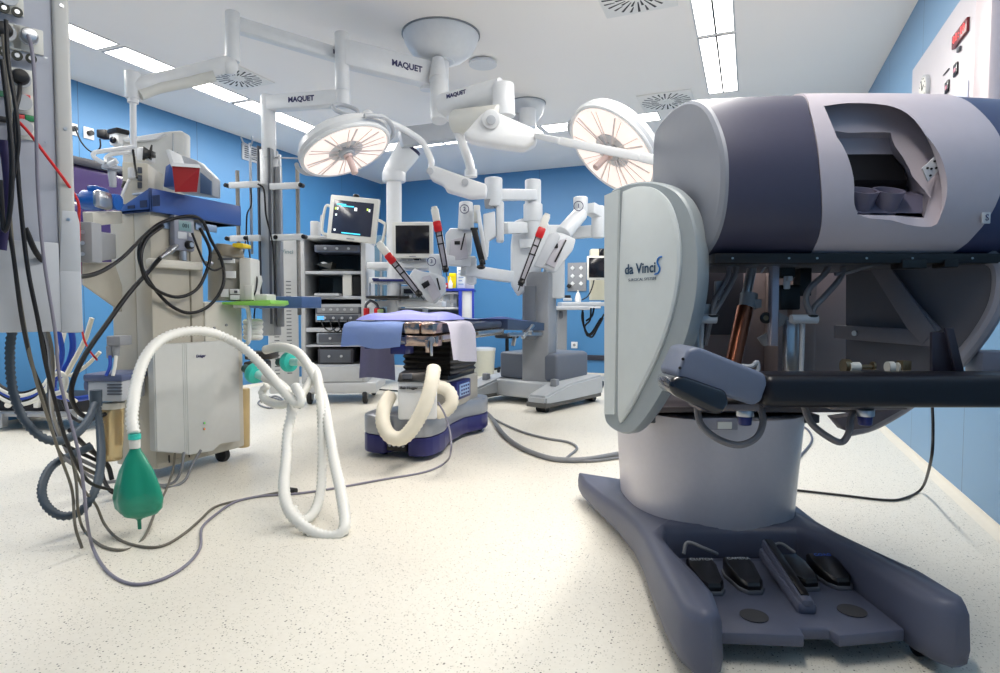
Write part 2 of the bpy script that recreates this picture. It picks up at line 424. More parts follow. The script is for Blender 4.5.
k = MB(); k.prism([(X-.001, 3.52, 1.7), (X-.001, 3.9, 1.7), (X-.001, 3.9, 1.97), (X-.001, 3.52, 1.97)], (-.003, 0, 0)); k.build('viewing_box', mat('pale lilac light box', (214, 218, 240), .3), t)
k = MB(); k.b2(XR-.05, 3.16, 1.2, XR, 3.36, 2.45, .01); struct('trim_2', k, mat('pinkish white panel surround', (206, 194, 198), .4))
t = thing('wall_socket', 'small white wall socket low on the right wall behind the console', 'socket', (XR, 3.33, .8))
MB().b2(XR-.012, 3.4, .775, XR, 3.5, .875, .002).build('plate', WHITE, t); MB().cyl((XR-.014, 3.45, .825), (XR-.011, 3.45, .825), .02).build('outlet', LGREY, t)
# ================= SURGEON CONSOLE (right foreground)
con = thing('surgeon_console', 'large robotic surgery console with purple grey hood and foot pedals in the right foreground', 'surgery console', None, frame(.84, 2.4))
# -- base: a low moulding with two long runners
def KZ(u, w, z): return C(u, w, z)
def baseprof():
    L = [(.37, 2.86), (.385, 2.70), (.43, 2.45), (.462, 2.2), (.462, 1.95), (.445, 1.75), (.455, 1.58), (.49, 1.475)]  # outer left going to the front
    return L
outer = [(.375, 2.9), (.372, 2.75), (.41, 2.52), (.448, 2.3), (.466, 2.1), (.462, 1.95), (.444, 1.76), (.432, 1.58), (.432, 1.45), (.455, 1.39), (.49, 1.375), (.525, 1.40)]
inner = [(.545, 1.50), (.54, 1.62), (.53, 1.78), (.53, 1.93), (.56, 2.02)]
rightinner = [(1.00, 2.02), (1.03, 1.93), (1.035, 1.78), (1.035, 1.62), (1.04, 1.52)]
router = [(1.055, 1.46), (1.09, 1.425), (1.13, 1.43), (1.155, 1.48), (1.155, 1.62), (1.135, 1.78), (1.12, 1.95), (1.12, 2.1), (1.15, 2.3), (1.18, 2.52), (1.21, 2.75), (1.2, 2.9)]
rear = [(1.05, 2.8), (.8, 2.75), (.55, 2.8)]
plan = outer+inner+rightinner+router+rear
def zt(u, w): # top height of the moulding
    return .195-.075*min(1, max(0, (w-1.6)/1.2))
k = bmesh.new()
def ring(inset, z0, zf):
    cx, cy = .84, 2.2
    out = []
    n = len(plan)
    for i, (u, w) in enumerate(plan):
        a = V(plan[i-1]); b = V(plan[(i+1) % n]); t_ = (b-a).normalized(); nn = V((-t_.y, t_.x))
        # plan runs clockwise seen from above -> inward normal
        p = V((u, w))+nn*inset
        z = z0 if z0 is not None else zf(u, w)
        out.append(C(p.x, p.y, z))
    return out
# orientation test
ar = sum(plan[i-1][0]*plan[i][1]-plan[i][0]*plan[i-1][1] for i in range(len(plan)))
sg = 1 if ar > 0 else -1
R_ = [ring(sg*.02, .03, None), ring(sg*.005, .045, None), ring(0, .08, None), ring(sg*.004, None, lambda u, w: zt(u, w)-.03), ring(sg*.012, None, lambda u, w: zt(u, w)-.008), ring(sg*.026, None, zt)]
mb = MB(); mb.loft(R_); mb.build('base', SLATEB, con, ang=50)
for (u, w) in ((.49, 1.5), (1.1, 1.55), (.46, 2.75), (1.12, 2.75)):
    m = MB(); m.cyl(C(u-.02, w, .03), C(u+.02, w, .03), .03); m.build('caster', RUBBER, con)
# -- pedal tray
tr = MB(); zt0 = .09
tp = [(.555, 1.50), (.76, 1.485), (.765, 1.52), (.84, 1.52), (.845, 1.485), (1.03, 1.515), (1.03, 1.75), (1.01, 1.94), (.56, 1.94), (.54, 1.75)]
tr.prism([C(u, w, .055) for u, w in tp], (0, 0, .032), .006); tray = tr.build('pedal_tray', SLATEB, con)
m = MB(); m.prism([C(u, w, .0) for u, w in ((.56, 1.945), (1.01, 1.945), (1.01, 2.05), (.56, 2.05))], (0, 0, .06), .004); m.build('recess_floor', SLATEB, con)
PEDK = mat('black pedal rubber', (14, 14, 18), .3)
def pedal(px, py, label, hi=.03, txt='', tc=LGREY, rot=0):
    c0 = G(px, py, .1)
    M = Matrix.Translation(c0) @ Matrix.Rotation(YAW+rot, 4, 'Z')
    pr = [(-.038, .07), (.038, .07), (.044, .03), (.034, -.05), (.018, -.075), (-.018, -.075), (-.034, -.05), (-.044, .03)]
    a = MB(M); a.prism([V((x*1.12, y*1.1, -.016)) for x, y in pr], (0, 0, .014), .005); pd = a.build('pedal', DGREY, tray, label)
    a = MB(M); q = [[V((x*s, y*s, z+(y+.07)*.14*(1 if z > .002 else 0))) for x, y in pr] for s, z in ((1, -.004), (1, .01), (.9, .018), (.6, .02))]
    a.loft(q); a.build('tread', PEDK, pd)
    if txt: text(txt, c0+C(0, .045, .041)-C(0, 0, 0), RT, FW+UPZ*.14, .018, tc, pd)
pedal(706, 579, 'left black foot pedal', txt='CLUTCH')
pedal(744, 578, 'second black foot pedal', txt='CAMERA')
pedal(797, 575, 'taller black foot pedal beside the rocker', rot=.1)
pedal(830, 574, 'right black foot pedal with blue lettering', txt='COAG', tc=mat('blue print', (70, 110, 220), .4))
m = MB(); a = G(766, 552, .12); b = G(808, 610, .1)
m.bar(a+UPZ*.0, b, .052, .035, .012); m.bar(a+UPZ*.03, b+UPZ*.01, .036, .035, .012); ft = m.build('focus_rocker', SLATEB, tray, 'raised blue grey rocker pedal')
m = MB(); m.bar(a+UPZ*.05-(b-a)*-.06, b+UPZ*.03-(b-a)*.06, .022, .004, .001); m.build('grip_strip', PEDK, ft)
for (px, py) in ((754, 616), (852, 611)):
    c0 = G(px, py, .088); MB().cyl(c0, c0+UPZ*.002, .036, seg=28).build('rubber_pad', mat('dark rubber disc', (58, 58, 62), .9), tray)
m = MB(); m.tube([C(.60, 1.96, .1), C(.62, 1.98, .13), C(.67, 1.95, .12), C(.71, 1.96, .1)], .006); m.build('pedal_cable', CABLEG, con)
m = MB(); m.tube([C(.88, 1.99, .09), C(.93, 2.0, .12), C(.97, 1.97, .1)], .005); m.build('pedal_cable', CABLEG, con)
# -- column
mb = MB(); rings = []
COLM = mat('pearl grey column shell', (200, 196, 202), .3, 0, scale=60)
for (z, s) in ((.10, .93), (.12, .95), (.3, .985), (.50, 1.03), (.53, 1.03)):
    rg = []
    for i in range(48):
        a = 2*pi*i/48; ca, sa = cos(a), sin(a); e = 2/2.6
        x = .313*s*abs(ca)**e*(1 if ca > 0 else -1); y = .42*abs(sa)**e*(1 if sa > 0 else -1)*s
        rg.append(C(.805+x, 2.43+y, z))
    rings.append(rg)
mb.loft(rings); colm = mb.build('column', COLM, con, ang=60)
m = MB()
for zz in (.2,): pass
m.prism([C(.50, 2.12, .5), C(1.12, 2.12, .5), C(1.12, 2.7, .5), (C(.50, 2.7, .5))], (0, 0, .03), .004)
m.build('top_plate', DGREY, con)
# -- hood
def prof(u):
    """closed cross-section (dw, z) of the hood at width position u"""
    e = max(0, 1-abs((u-1.08)/.62)**2.4)
    base = [(.10, 1.045), (.02, 1.10), (-.02, 1.17), (-.03, 1.26), (-.015, 1.34), (.03, 1.42), (.085, 1.48), (.16, 1.525), (.25, 1.55), (.34, 1.555), (.455, 1.54), (.498, 1.50), (.505, 1.3), (.5, 1.045)]
    return [(1.74+d-(.065*e*max(0, 1-d/.4)), z+(z-1.045)*.035*e) for d, z in base]
NP = 14
def dense(pr, n=4):
    q = [V((a, b, 0)) for a, b in pr]; o = catmull(q[:-1], n)+[q[-1]]
    return o
def uL(w): return .605-.1*(w-1.72)
def uR(w): return 1.53+.1*(w-1.72)
def bl(w, z): # left boundary of white band
    t_ = (z-1.045)/.55; return .90-.10*sin(pi*min(1, max(0, t_)))*.5+max(0, t_-.75)*.12
def br(w, z):
    t_ = (z-1.045)/.55; return 1.30+.05*sin(pi*min(1, max(0, t_)))+max(0, t_-.75)*.12
def shell(f0, f1, n, inflate=0):
    rings = []
    for i in range(n+1):
        s_ = i/n; pr0 = dense(prof(.9+.4*s_)); rg = []
        for j in range(len(pr0)):
            # iterate u for this profile point
            u = f0(pr0[j].x, pr0[j].y)*(1-s_)+f1(pr0[j].x, pr0[j].y)*s_
            for _ in range(3):
                q = dense(prof(u))[j]; u = f0(q.x, q.y)*(1-s_)+f1(q.x, q.y)*s_
            rg.append(C(u, q.x-inflate, q.y+(inflate if q.y > 1.1 else 0)))
        rings.append(rg)
    return rings
mb = MB(); rr = shell(lambda w, z: uL(w)+.012, bl, 14)
def shrink(rg, s, du):
    cc = sum(rg, V())/len(rg); return [cc+(p-cc)*s+RT*du for p in rg]
mb.loft(rr); hood = mb.build('hood', SLATE, con, 'purple grey rounded hood', ang=50)
mb = MB(); e0 = rr[0]
mb.loft([shrink(e0, .93, -.016), shrink(e0, .985, -.008), shrink(e0, 1.0, .0), shrink(e0, .99, .01)])
mb.build('hood_end_cap', SHELLG, con, 'grey end cap of the hood', ang=25)
mb = MB(); mb.loft(shell(br, lambda w, z: uR(w), 10)); rsh = mb.build('hood', mat('blue grey hood shell', (58, 64, 98), .4, scale=60), con, 'blue grey right part of the hood', ang=50)
# small square emblem on the right shell
m = MB(); c0 = P(986, 218, 1.66); m.box(c0, (.022, .004, .03), .001, Matrix.Rotation(YAW, 4, 'Z')); m.build('badge', LGREY, rsh)
text('S', c0-FW*.004, RT, UPZ, .024, INK, rsh)
mb = MB(); mb.loft(shell(bl, br, 14, .004)); band = mb.build('viewer_surround', SHELLW, con, 'lilac white surround with the recessed stereo viewer', ang=40)
def cut(o, pxs, w0, w1, sc, dp=(0, 0), bev=0):
    """carve a tapering pocket into o: outline in the front plane, pushed back"""
    c = sum((P(x, y, w0) for x, y in pxs), V())/len(pxs)
    f = [P(x, y, w0) for x, y in pxs]
    A = [c+(p-c)*(1+(sc[0]-1))-FW*.25 for p in f]; B = [c+(p-c)*sc[1]+FW*(w1-w0)+RT*dp[0]+UPZ*dp[1] for p in f]
    mb_ = MB(); mb_.loft([A, [p-FW*.06 for p in [c+(p-c)*sc[0] for p in f]], B])
    k_ = mb_.build('cutter', SHELLW)
    md = o.modifiers.new('b', 'BOOLEAN'); md.object = k_; md.operation = 'DIFFERENCE'; md.solver = 'EXACT'
    bpy.context.view_layer.update()
    me = bpy.data.meshes.new_from_object(o.evaluated_get(bpy.context.evaluated_depsgraph_get()))
    o.modifiers.clear(); o.data = me; bpy.data.objects.remove(k_)
def smoothp(l, n=4):
    q = catmull([V((a, b, 0)) for a, b in l]+[V((l[0][0], l[0][1], 0))], n); return [(p.x, p.y) for p in q[:-1]]
def cut2(o, f, w0, b_, w1):
    mb_ = MB(); A = [P(x, y, w0) for x, y in f]; B = [P(q[0], q[1], q[2] if len(q) > 2 else w1) for q in b_]
    mb_.loft([[p-FW*.2 for p in A], A, B]); k_ = mb_.build('cutter', SHELLW)
    md = o.modifiers.new('b', 'BOOLEAN'); md.object = k_; md.operation = 'DIFFERENCE'; md.solver = 'EXACT'
    bpy.context.view_layer.update(); me = bpy.data.meshes.new_from_object(o.evaluated_get(bpy.context.evaluated_depsgraph_get()))
    o.modifiers.clear(); o.data = me; bpy.data.objects.remove(k_)
o_ = smoothp([(824, 106), (850, 103), (885, 105), (908, 114), (926, 136), (938, 168), (942, 198), (937, 224), (915, 226), (890, 220), (864, 217), (852, 205), (849, 180), (840, 145)], 3)
cut2(band, o_, 1.66, [(x, y, 1.665+.13*max(0, (215-y)/110)**1.6+.02) for x, y in o_], 1.7)
cut2(band, [(834, 114), (865, 112), (896, 115), (904, 140), (916, 168), (932, 192), (924, 219), (890, 216), (857, 215), (854, 185), (846, 150)], 1.66, [(820, 138), (865, 138), (889, 138), (891, 150), (903, 170), (907, 186), (923, 214), (890, 213), (845, 213), (838, 185), (828, 155)], 1.82)
band.data.shade_smooth(); band.data.set_sharp_from_angle(angle=math.radians(32))
W_ = 1.775
vw = MB(); vw.loft([[P(x, y, w_) for x, y, w_ in ((830, 138.5, W_+.06), (888.5, 138.5, W_+.06), (888.5, 138.5, 1.9), (830, 138.5, 1.9))], [P(x, y, w_) for x, y, w_ in ((830, 152, W_+.05), (891, 152, W_+.05), (891, 152, 1.9), (830, 152, 1.9))], [P(x, y, w_) for x, y, w_ in ((835, 168, W_+.015), (903, 168, W_+.015), (903, 168, 1.9), (835, 168, 1.9))], [P(x, y, w_) for x, y, w_ in ((838, 180, W_), (907, 180, W_), (907, 180, 1.9), (838, 180, 1.9))], [P(x, y, w_) for x, y, w_ in ((838, 189, W_+.02), (905, 189, W_+.02), (905, 189, 1.9), (838, 189, 1.9))]])
vw.build('head_rest', mat('black viewer foam', (17, 17, 21), .6), con, 'black padded forehead rest', ang=60)
EYE = mat('purple grey eyepiece plastic', (96, 92, 110), .4)
vm = MB(); vm.loft([[P(x, y, w_) for x, y, w_ in ((842, 213, 1.70), (922, 213, 1.70), (922, 213, 1.9), (842, 213, 1.9))], [P(x, y, w_) for x, y, w_ in ((842, 195, 1.73), (926, 195, 1.73), (920, 187, 1.9), (842, 187, 1.9))]]); vm.build('eyepiece_block', EYE, con, 'purple grey block under the eyepieces')
for px in (863, 889):
    ax = (UPZ-FW*.45).normalized(); k_ = MB(); k_.lathe([(.030, -.075), (.036, -.03), (.041, .0), (.035, .0), (.031, -.014), (0, -.015)], P(px, 190, 1.71), ax); ec = k_.build('eyepiece', EYE, con)
    MB().lathe([(.03, -.012), (0, -.0115)], P(px, 190, 1.71), ax).build('lens', SCREEN, ec)
rr_ = (RT*.9-FW*.1).normalized(); nn_ = -(rr_.cross(UPZ)); nn_ = nn_ if nn_.dot(FW) < 0 else -nn_
c0 = P(931, 166, 1.672); m = MB(); q_ = [c0+rr_*a+UPZ*b for a, b in ((-.022, -.005), (.014, .03), (.02, -.012), (-.006, -.042))]; m.prism([p-nn_*.006 for p in q_], nn_*.007, .001); pnl = m.build('button_panel', mat('pale keypad', (188, 190, 196), .4), con)
for (a, b) in ((.008, .012), (-.010, -.006), (0, -.008), (.012, -.006), (-.002, -.026)):
    p = c0+rr_*a+UPZ*b+nn_*.001; m = MB(); m.cyl(p, p+nn_*.003, .003, seg=10); m.build('button', BLACK, pnl)
# -- rail under the hood
m = MB(); m.b2(-.20, -.68, 1.032, .78, -.61, 1.047, .002); m.M = Matrix()
m = MB(frame(.84, 2.4)); m.b2(-.23, -.66, 1.03, .66, -.60, 1.058, .003); m.b2(.30, -.665, 1.015, .37, -.61, 1.04, .003); m.b2(.42, -.665, 1.018, .46, -.61, 1.04, .003)
rail = m.build('hood_rail', BLACK, con)
for u in (-.18, -.02, .06, .2, .33, .5): MB(frame(.84, 2.4)).cyl((u, -.663, 1.044), (u, -.659, 1.044), .003, seg=8).build('screw', STEEL, rail)
m = MB(frame(.84, 2.4)); m.b2(-.2, -.6, 1.03, .9, -.18, 1.05, .002); m.build('hood_floor', DGREY, con)
# -- rear frame panels behind the mechanism
IN1 = mat('brown grey inner panel', (150, 136, 134), .45); IN2 = mat('dark inner panel', (62, 60, 66), .5)
m = MB(frame(.84, 2.4)); m.b2(-.33, .0, .50, .58, .04, 1.05, .004); m.build('rear_panel', IN1, con)
m = MB(frame(.84, 2.4)); m.b2(-.33, -.04, .8, .1, -.005, 1.05, .004); m.build('motor_plate', IN2, con)
m = MB(frame(.84, 2.4)); m.b2(.20, -.12, .50, .235, 0, 1.05, .004); m.b2(.26, -.10, .50, .36, -.02, 1.05, .02); m.build('inner_post', IN1, con)
# side panel right (inner face of the right cover) : vertical plane through two plan points
def vplane(A, B):
    n = V((B[1]-A[1], -(B[0]-A[0])))
    def f(px, py):
        r, ff = ray(px, py); r = r/ff            # per unit forward distance
        ru = r.x*CY+r.y*SY
        # point (ru*w, w) with (p-A).n=0
        w = (A[0]*n.x+A[1]*n.y)/(ru*n.x+n.y)
        return P(px, py, w)
    return f
EL = vplane((.574, 1.75), (.375, 2.12)); d2 = V((.199, -.37)).normalized()
nin = C(.37, .199, 0).normalized()  # inward normal for left cover
eo = smoothp([(613, 190), (632, 183), (655, 182), (676, 190), (690, 208), (698, 238), (700, 272), (696, 308), (684, 350), (664, 392), (642, 425), (628, 434), (612, 428), (606, 418), (606, 395), (607, 350), (609, 290), (611, 230)], 4)
pl = [EL(x, y) for x, y in eo]; cc = sum(pl, V())/len(pl)
def ins(l, s, d): return [cc+(p-cc)*s+nin*d for p in l]
m = MB(); m.loft([ins(pl, .985, .04), ins(pl, 1.0, .028), ins(pl, 1.0, .0), ins(pl, .985, -.007)]); ear = m.build('side_cover', EARG, con, 'pearl white side cover with the logo', ang=30)
e2 = smoothp([(626, 192), (640, 187), (655, 188), (668, 197), (677, 213), (683, 240), (683, 272), (677, 308), (664, 348), (646, 386), (630, 414), (622, 420), (621, 380), (622, 300), (624, 230)], 4)
p2 = [EL(x, y) for x, y in e2]
m = MB(); m.loft([[p-nin*.004 for p in p2], [p-nin*.014 for p in p2], [sum(p2, V())/len(p2)+(p-sum(p2, V())/len(p2))*.95-nin*.019 for p in p2]]); fc = m.build('face_panel', EARW, ear, ang=25)
m = MB(); e3 = [(608, 196), (622, 190), (618, 414), (608, 414)]
p3 = [EL(x, y) for x, y in e3]; m.loft([[p-nin*.004 for p in p3], [p-nin*.016 for p in p3]]); m.build('edge_panel', EARW, ear)
LB = mat('dark teal logo print', (30, 66, 96), .4)
er = C(.199, -.37, 0).normalized()
text('da Vinci', EL(645, 269)-nin*.022, er, UPZ, .046, LB, ear, sx=1.0, bold=.0008)
text('SURGICAL SYSTEM', EL(647, 279.5)-nin*.022, er, UPZ, .0125, LB, ear, sx=1.25)
# swoosh S
sw = [(667, 257), (664, 258), (662.5, 262), (664, 266), (665, 269), (663.5, 273), (660, 274.5)]
m = MB(); m.tube([EL(x, y)-nin*.0215 for x, y in sw], .0026, 6); m.build('logo_swoosh', mat('blue logo', (30, 110, 190), .4), ear)
ER = vplane((1.434, 1.75), (1.2, 2.12))
eo = [(846, 262), (900, 258), (985, 256), (998, 263), (1001, 285), (995, 310), (975, 342), (945, 374), (905, 405), (872, 424), (850, 430), (846, 420)]
pl = [ER(x, y) for x, y in smoothp(eo, 3)]
cc = sum(pl, V())/len(pl)
m = MB(); m.loft([[p+nin*.03 for p in pl], pl]); rp = m.build('side_cover', mat('inner face of side cover', (96, 96, 104), .5), con, 'grey inside face of the right side cover', ang=30)
rim = [(988, 256), (999, 266), (1001, 285), (995, 310), (975, 342), (945, 374), (905, 405), (872, 424), (850, 430)]
m = MB(); m.tube([ER(x, y) for x, y in rim], .022, 10, sub=4); m.build('rim', mat('pale rim plastic', (150, 150, 160), .4), rp)
# triangular bracket
m = MB(); g_ = lambda x, y, d=.03: ER(x, y)-nin*d
m.bar(g_(878, 262), g_(942, 332), .03, .014, .002, up=nin); m.bar(g_(842, 326), g_(938, 342), .016, .045, .002, up=nin) if False else m.prism([g_(841, 325), (g_(938, 330)), g_(938, 346), g_(841, 338)], -nin*.012, .002)
m.prism([g_(872, 260, .035), g_(893, 260, .035), g_(943, 330, .035), (g_(930, 344, .035)), g_(915, 328, .035)], -nin*.012, .002)
m.build('bracket', mat('grey bracket', (112, 110, 118), .45), con)
m = MB(); m.cyl(g_(863, 333, .05), g_(863, 333, .03), .009, seg=14); m.build('bolt', STEEL, con)
m = MB(); m.prism([P(932, 332, 1.66), P(949, 332, 1.66), P(951, 352, 1.66), P(957, 373, 1.66), P(932, 373, 1.66)], FW*.012, .004); m.prism([P(946, 328, 1.64), P(954, 328, 1.64), P(965, 372, 1.64), P(956, 373, 1.64)], FW*.012, .003); m.build('armrest_bracket', mat('dark armrest bracket', (44, 42, 54), .4), con)
# -- master manipulators & struts
MET = STEEL; CU = mat('bronze tube', (110, 66, 48), .28, .8)
def unit(dx, lab):
    o = dx
    m = MB(); pcyl(m, (754+o, 258, 1.95), (746+o, 296, 1.93), 4.6, 4.6); m.build('piston_rod', MET, con)
    m = MB(); pcyl(m, (749+o, 294, 1.93), (747.5+o, 308, 1.92), 8.5, 8.5); pbox(m, 752+o, 299, 762+o, 308, 1.9, .03, .002); m.build('clamp_collar', GREY, con)
    m = MB(); pcyl(m, (745+o, 308, 1.92), (733+o, 364, 1.86), 8, 8); m.build('cylinder_tube', CU, con)
unit(0, '')
m = MB(); pbox(m, 772, 260, 779, 346, 1.86, .03, .002); m.build('slide_rail', mat('lilac steel rail', (160, 158, 172), .35, .5), con)
for a_ in ((690, 310, 705, 372, 1.86, .04, .004, -.1), (787, 320, 799, 384, 1.86, .04, .004, .1)): m = MB(); pbox(m, *a_); m.build('gimbal_link', MET, con)
for x_ in (702, 803):
    m = MB(); pcyl(m, (x_, 319, 1.84), (x_-2, 382, 1.84), 2.2, 2.2); pcyl(m, (x_-12, 319, 1.83), (x_+14, 319, 1.83), 4.5); m.build('gimbal_rod', LGREY, con)
for a_ in ((780, 285, 801, 310, 1.9, .07, .006), (780, 262, 796, 278, 1.92, .05, .006), (800, 268, 812, 296, 1.96, .05, .004), (694, 280, 706, 300, 1.9, .05, .004)): m = MB(); pbox(m, *a_); m.build('motor', BLACK, con)
m = MB(); m.cyl(P(766, 318, 1.88), P(766, 318, 1.93), .018, r=.004); m.build('encoder', BLACK, con); m = MB(); m.cyl(P(766, 318, 1.875), P(766, 318, 1.885), .008); m.build('brass_screw', mat('dull brass', (120, 108, 86), .4, .7), con)
for a_ in ((784, 276, 790, 289, 1.88, .02, .003, .4), (788, 276, 793, 281, 1.87, .02, .002), (701, 304, 712, 318, 1.86, .02, .002), (716, 281, 724, 300, 1.88, .02, .002)): m = MB(); pbox(m, *a_); m.build('sensor_fitting', LGREY, con)
m = MB(); m.prism(pts((779, 312, 1.88), (794, 320, 1.88), (779, 327, 1.88)), FW*.01, .001); m.build('gusset', GREY, con); m = MB(); m.prism(pts((758, 338, 1.92), (772, 330, 1.92), (772, 346, 1.92), (764, 346, 1.92)), FW*.01, .001); m.build('gusset', GREY, con)
def cord(name, l, r, m_): MB().tube(pts(*l), r, 8).build(name, m_, con)
HS = mat('taupe cable sleeve', (120, 116, 118), .5)
cord('sleeved_cable', [(728, 256, 1.9), (728, 276, 1.88), (715, 300, 1.86), (711, 318, 1.85), (705, 345, 1.86)], .008, HS)
cord('sleeved_cable', [(737, 256, 1.9), (735, 275, 1.88), (722, 300, 1.86), (712, 316, 1.85)], .008, HS)
cord('sleeved_cable', [(830, 256, 1.9), (826, 272, 1.86), (810, 288, 1.84), (806, 300, 1.84), (811, 316, 1.83)], .009, HS)
cord('sleeved_cable', [(843, 256, 1.9), (842, 275, 1.86), (826, 295, 1.84), (814, 308, 1.84), (812, 318, 1.83)], .009, HS)
cord('sleeved_cable', [(880, 262, 1.85), (850, 272, 1.86), (835, 274, 1.86)], .006, HS)
cord('thin_cable', [(748, 256, 1.9), (741, 266, 1.9)], .003, LGREY); cord('thin_cable', [(769, 262, 1.9), (761, 273, 1.9)], .003, LGREY)
for x_ in (712, 811): m = MB(); m.tor(P(x_, 316, 1.835), .017, .004, (0, 0, 1)); m.build('cable_tie', BLACK, con)
for a_, b_, r_ in ((849, 859, 5), (887, 893, 5.5), (897, 902, 4.5)): m = MB(); pcyl(m, (a_, 367, 1.72), (b_, 367, 1.72), r_, r_); m.build('cable_gland', OFFW, con)
m = MB(); pcyl(m, (860, 367, 1.72), (872, 367, 1.72), 2.4, 2.4); pcyl(m, (872, 366, 1.72), (874, 366, 1.72), 4.5); pbox(m, 903, 361, 912, 371, 1.7, .03, .003); pcyl(m, (843, 366, 1.73), (849, 366, 1.73), 7, 7); m.build('brass_gland', mat('dull brass', (120, 108, 86), .4, .7), con)
m = MB(); m.tube(pts((742, 366, 1.72), (752, 366, 1.71), (757, 362, 1.71), (758, 370, 1.71), (752, 375, 1.71), (746, 372, 1.71)), .006, 8); m.build('finger_grip', LGREY, con)
# -- armrest
ARM = mat('black armrest vinyl', (17, 18, 27), .38)
m = MB(frame(.84, 2.4)); m.b2(-.17, -.87, .648, .82, -.73, .732, .022, 4); m.build('armrest', ARM, con, 'long black padded armrest')
PODG = mat('grey blue pod shell', (104, 112, 132), .4, scale=60)
m = MB(); m.prism(pts((688, 349, 1.5), (699, 347, 1.5), (766, 374, 1.5), (768, 384, 1.5), (762, 402, 1.5), (754, 406, 1.5), (679, 382, 1.5), (676, 374, 1.5)), FW*.16, .012, 3); pod = m.build('armrest_pod', PODG, con, 'grey blue control pod at the armrest end')
for (x, y) in ((680, 368), (683, 359)): m = MB(); m.cyl(P(x, y, 1.497), P(x, y, 1.503), .004, seg=8); m.build('pod_button', BLACK, pod)
m = MB(); m.prism(pts((671, 378, 1.49), (684, 376, 1.49), (727, 391, 1.49), (730, 403, 1.49), (724, 414, 1.49), (714, 415, 1.49), (674, 396, 1.49), (669, 388, 1.49)), FW*.13, .016, 3); gp = m.build('pod_underside', mat('glossy black pod', (26, 29, 38), .2, coat=.5), con)
m = MB(); pbox(m, 700, 404, 760, 411, 1.58, .1, .003); pbox(m, 690, 400, 728, 404, 1.62, .06, .003); pbox(m, 905, 404, 910, 408, 1.6, .04, .002); pbox(m, 832, 404, 908, 410, 1.62, .1, .003); m.build('armrest_plate', mat('taupe plate', (122, 112, 112), .4, .3), con)
for x in (745, 865):
    m = MB(); pcyl(m, (x, 409, 1.62), (x, 416, 1.62), 8.5, 8.5, r=.002); m.build('coupler_collar', STEEL, con)
    m = MB(); pcyl(m, (x, 416, 1.62), (x, 425, 1.62), 7, 6.3, r=.003); m.build('coupler', NAVY, con)
cord('loop_cable', [(697, 408, 1.62), (701, 424, 1.6), (716, 438, 1.58), (738, 445, 1.57), (756, 438, 1.58), (763, 422, 1.6), (760, 408, 1.62), (754, 405, 1.63)], .009, HS)
cord('loop_cable', [(804, 406, 1.64), (812, 424, 1.62), (830, 438, 1.6), (842, 442, 1.6), (849, 432, 1.6), (851, 418, 1.62), (858, 408, 1.64)], .009, HS)
# -- tube and dark tray just over the column
m = MB(); m.cyl(C(.50, 2.04, .615), C(1.08, 2.04, .615), .045, seg=24); m.build('cross_tube', mat('rosy grey tube', (150, 138, 142), .3, .4), con)
m = MB(frame(.84, 2.4)); m.b2(-.36, -.34, .548, .36, .1, .585, .004); m.build('support_tray', mat('taupe tray', (96, 88, 90), .4), con)
m = MB(); pbox(m, 703, 418, 738, 430, 1.98, .01, .002); lp = m.build('rating_plate', mat('lilac plate', (150, 148, 158), .4), con); m = MB(); pbox(m, 718, 422, 732, 429, 1.972, .004, 0); m.build('sticker', OFFW, lp)
m = MB(); m.prism(pts((835, 418, 1.9), (906, 408, 1.9), (870, 428, 1.9), (846, 431, 1.9)), FW*.05, .003); m.build('lower_bracket', mat('dusky bracket', (92, 86, 92), .45), con)
m = MB(); pbox(m, 985, 352, 1020, 378, 1.75, .12, .01, .3); m.build('far_pod', PODG, con)
# cables leaving the console
wire('power_cable', [P(932, 400, 2.55), P(933, 430, 2.5), P(931, 460, 2.5), G(922, 488, .03), G(905, 498, .008), G(885, 500, .008), G(840, 495, .008), G(786, 489, .008), G(760, 486, .008)], .006, CABLEK, 'black power cable hanging behind the console and lying on the floor')
wire('power_cable', [G(800, 425, .008), G(808, 430, .008), G(812, 440, .008), G(803, 453, .008), G(792, 463, .008), G(770, 470, .008)], .007, mat('blue grey lead', (84, 88, 104), .5), 'blue grey cable curling on the floor right of the console column')
# ================= CEILING MOUNTED EQUIPMENT
def canopy(p, R_, label, h=.2):
    m = MB(); m.lathe([(R_, 0), (R_*1.02, -.012), (R_*.98, -.05), (R_*.86, -.11), (R_*.62, -.165), (R_*.35, -.185), (.09, -.19)], (p.x, p.y, HC), seg=40)
    t = thing('ceiling_canopy', label, 'ceiling canopy', (p.x, p.y, HC), group='ceiling canopies'); m.build('shell', WHITE, t)
    MB().cyl((p.x, p.y, HC-.008), (p.x, p.y, HC-.0), R_*1.05, seg=40).build('trim_ring', GREY, t); return t
c1 = G(441, 35, HC); c2 = G(527, 103, HC)
canopy(c1, .265, 'large white domed ceiling canopy above the surgical light arms'); canopy(c2, .17, 'smaller white domed ceiling canopy farther back')
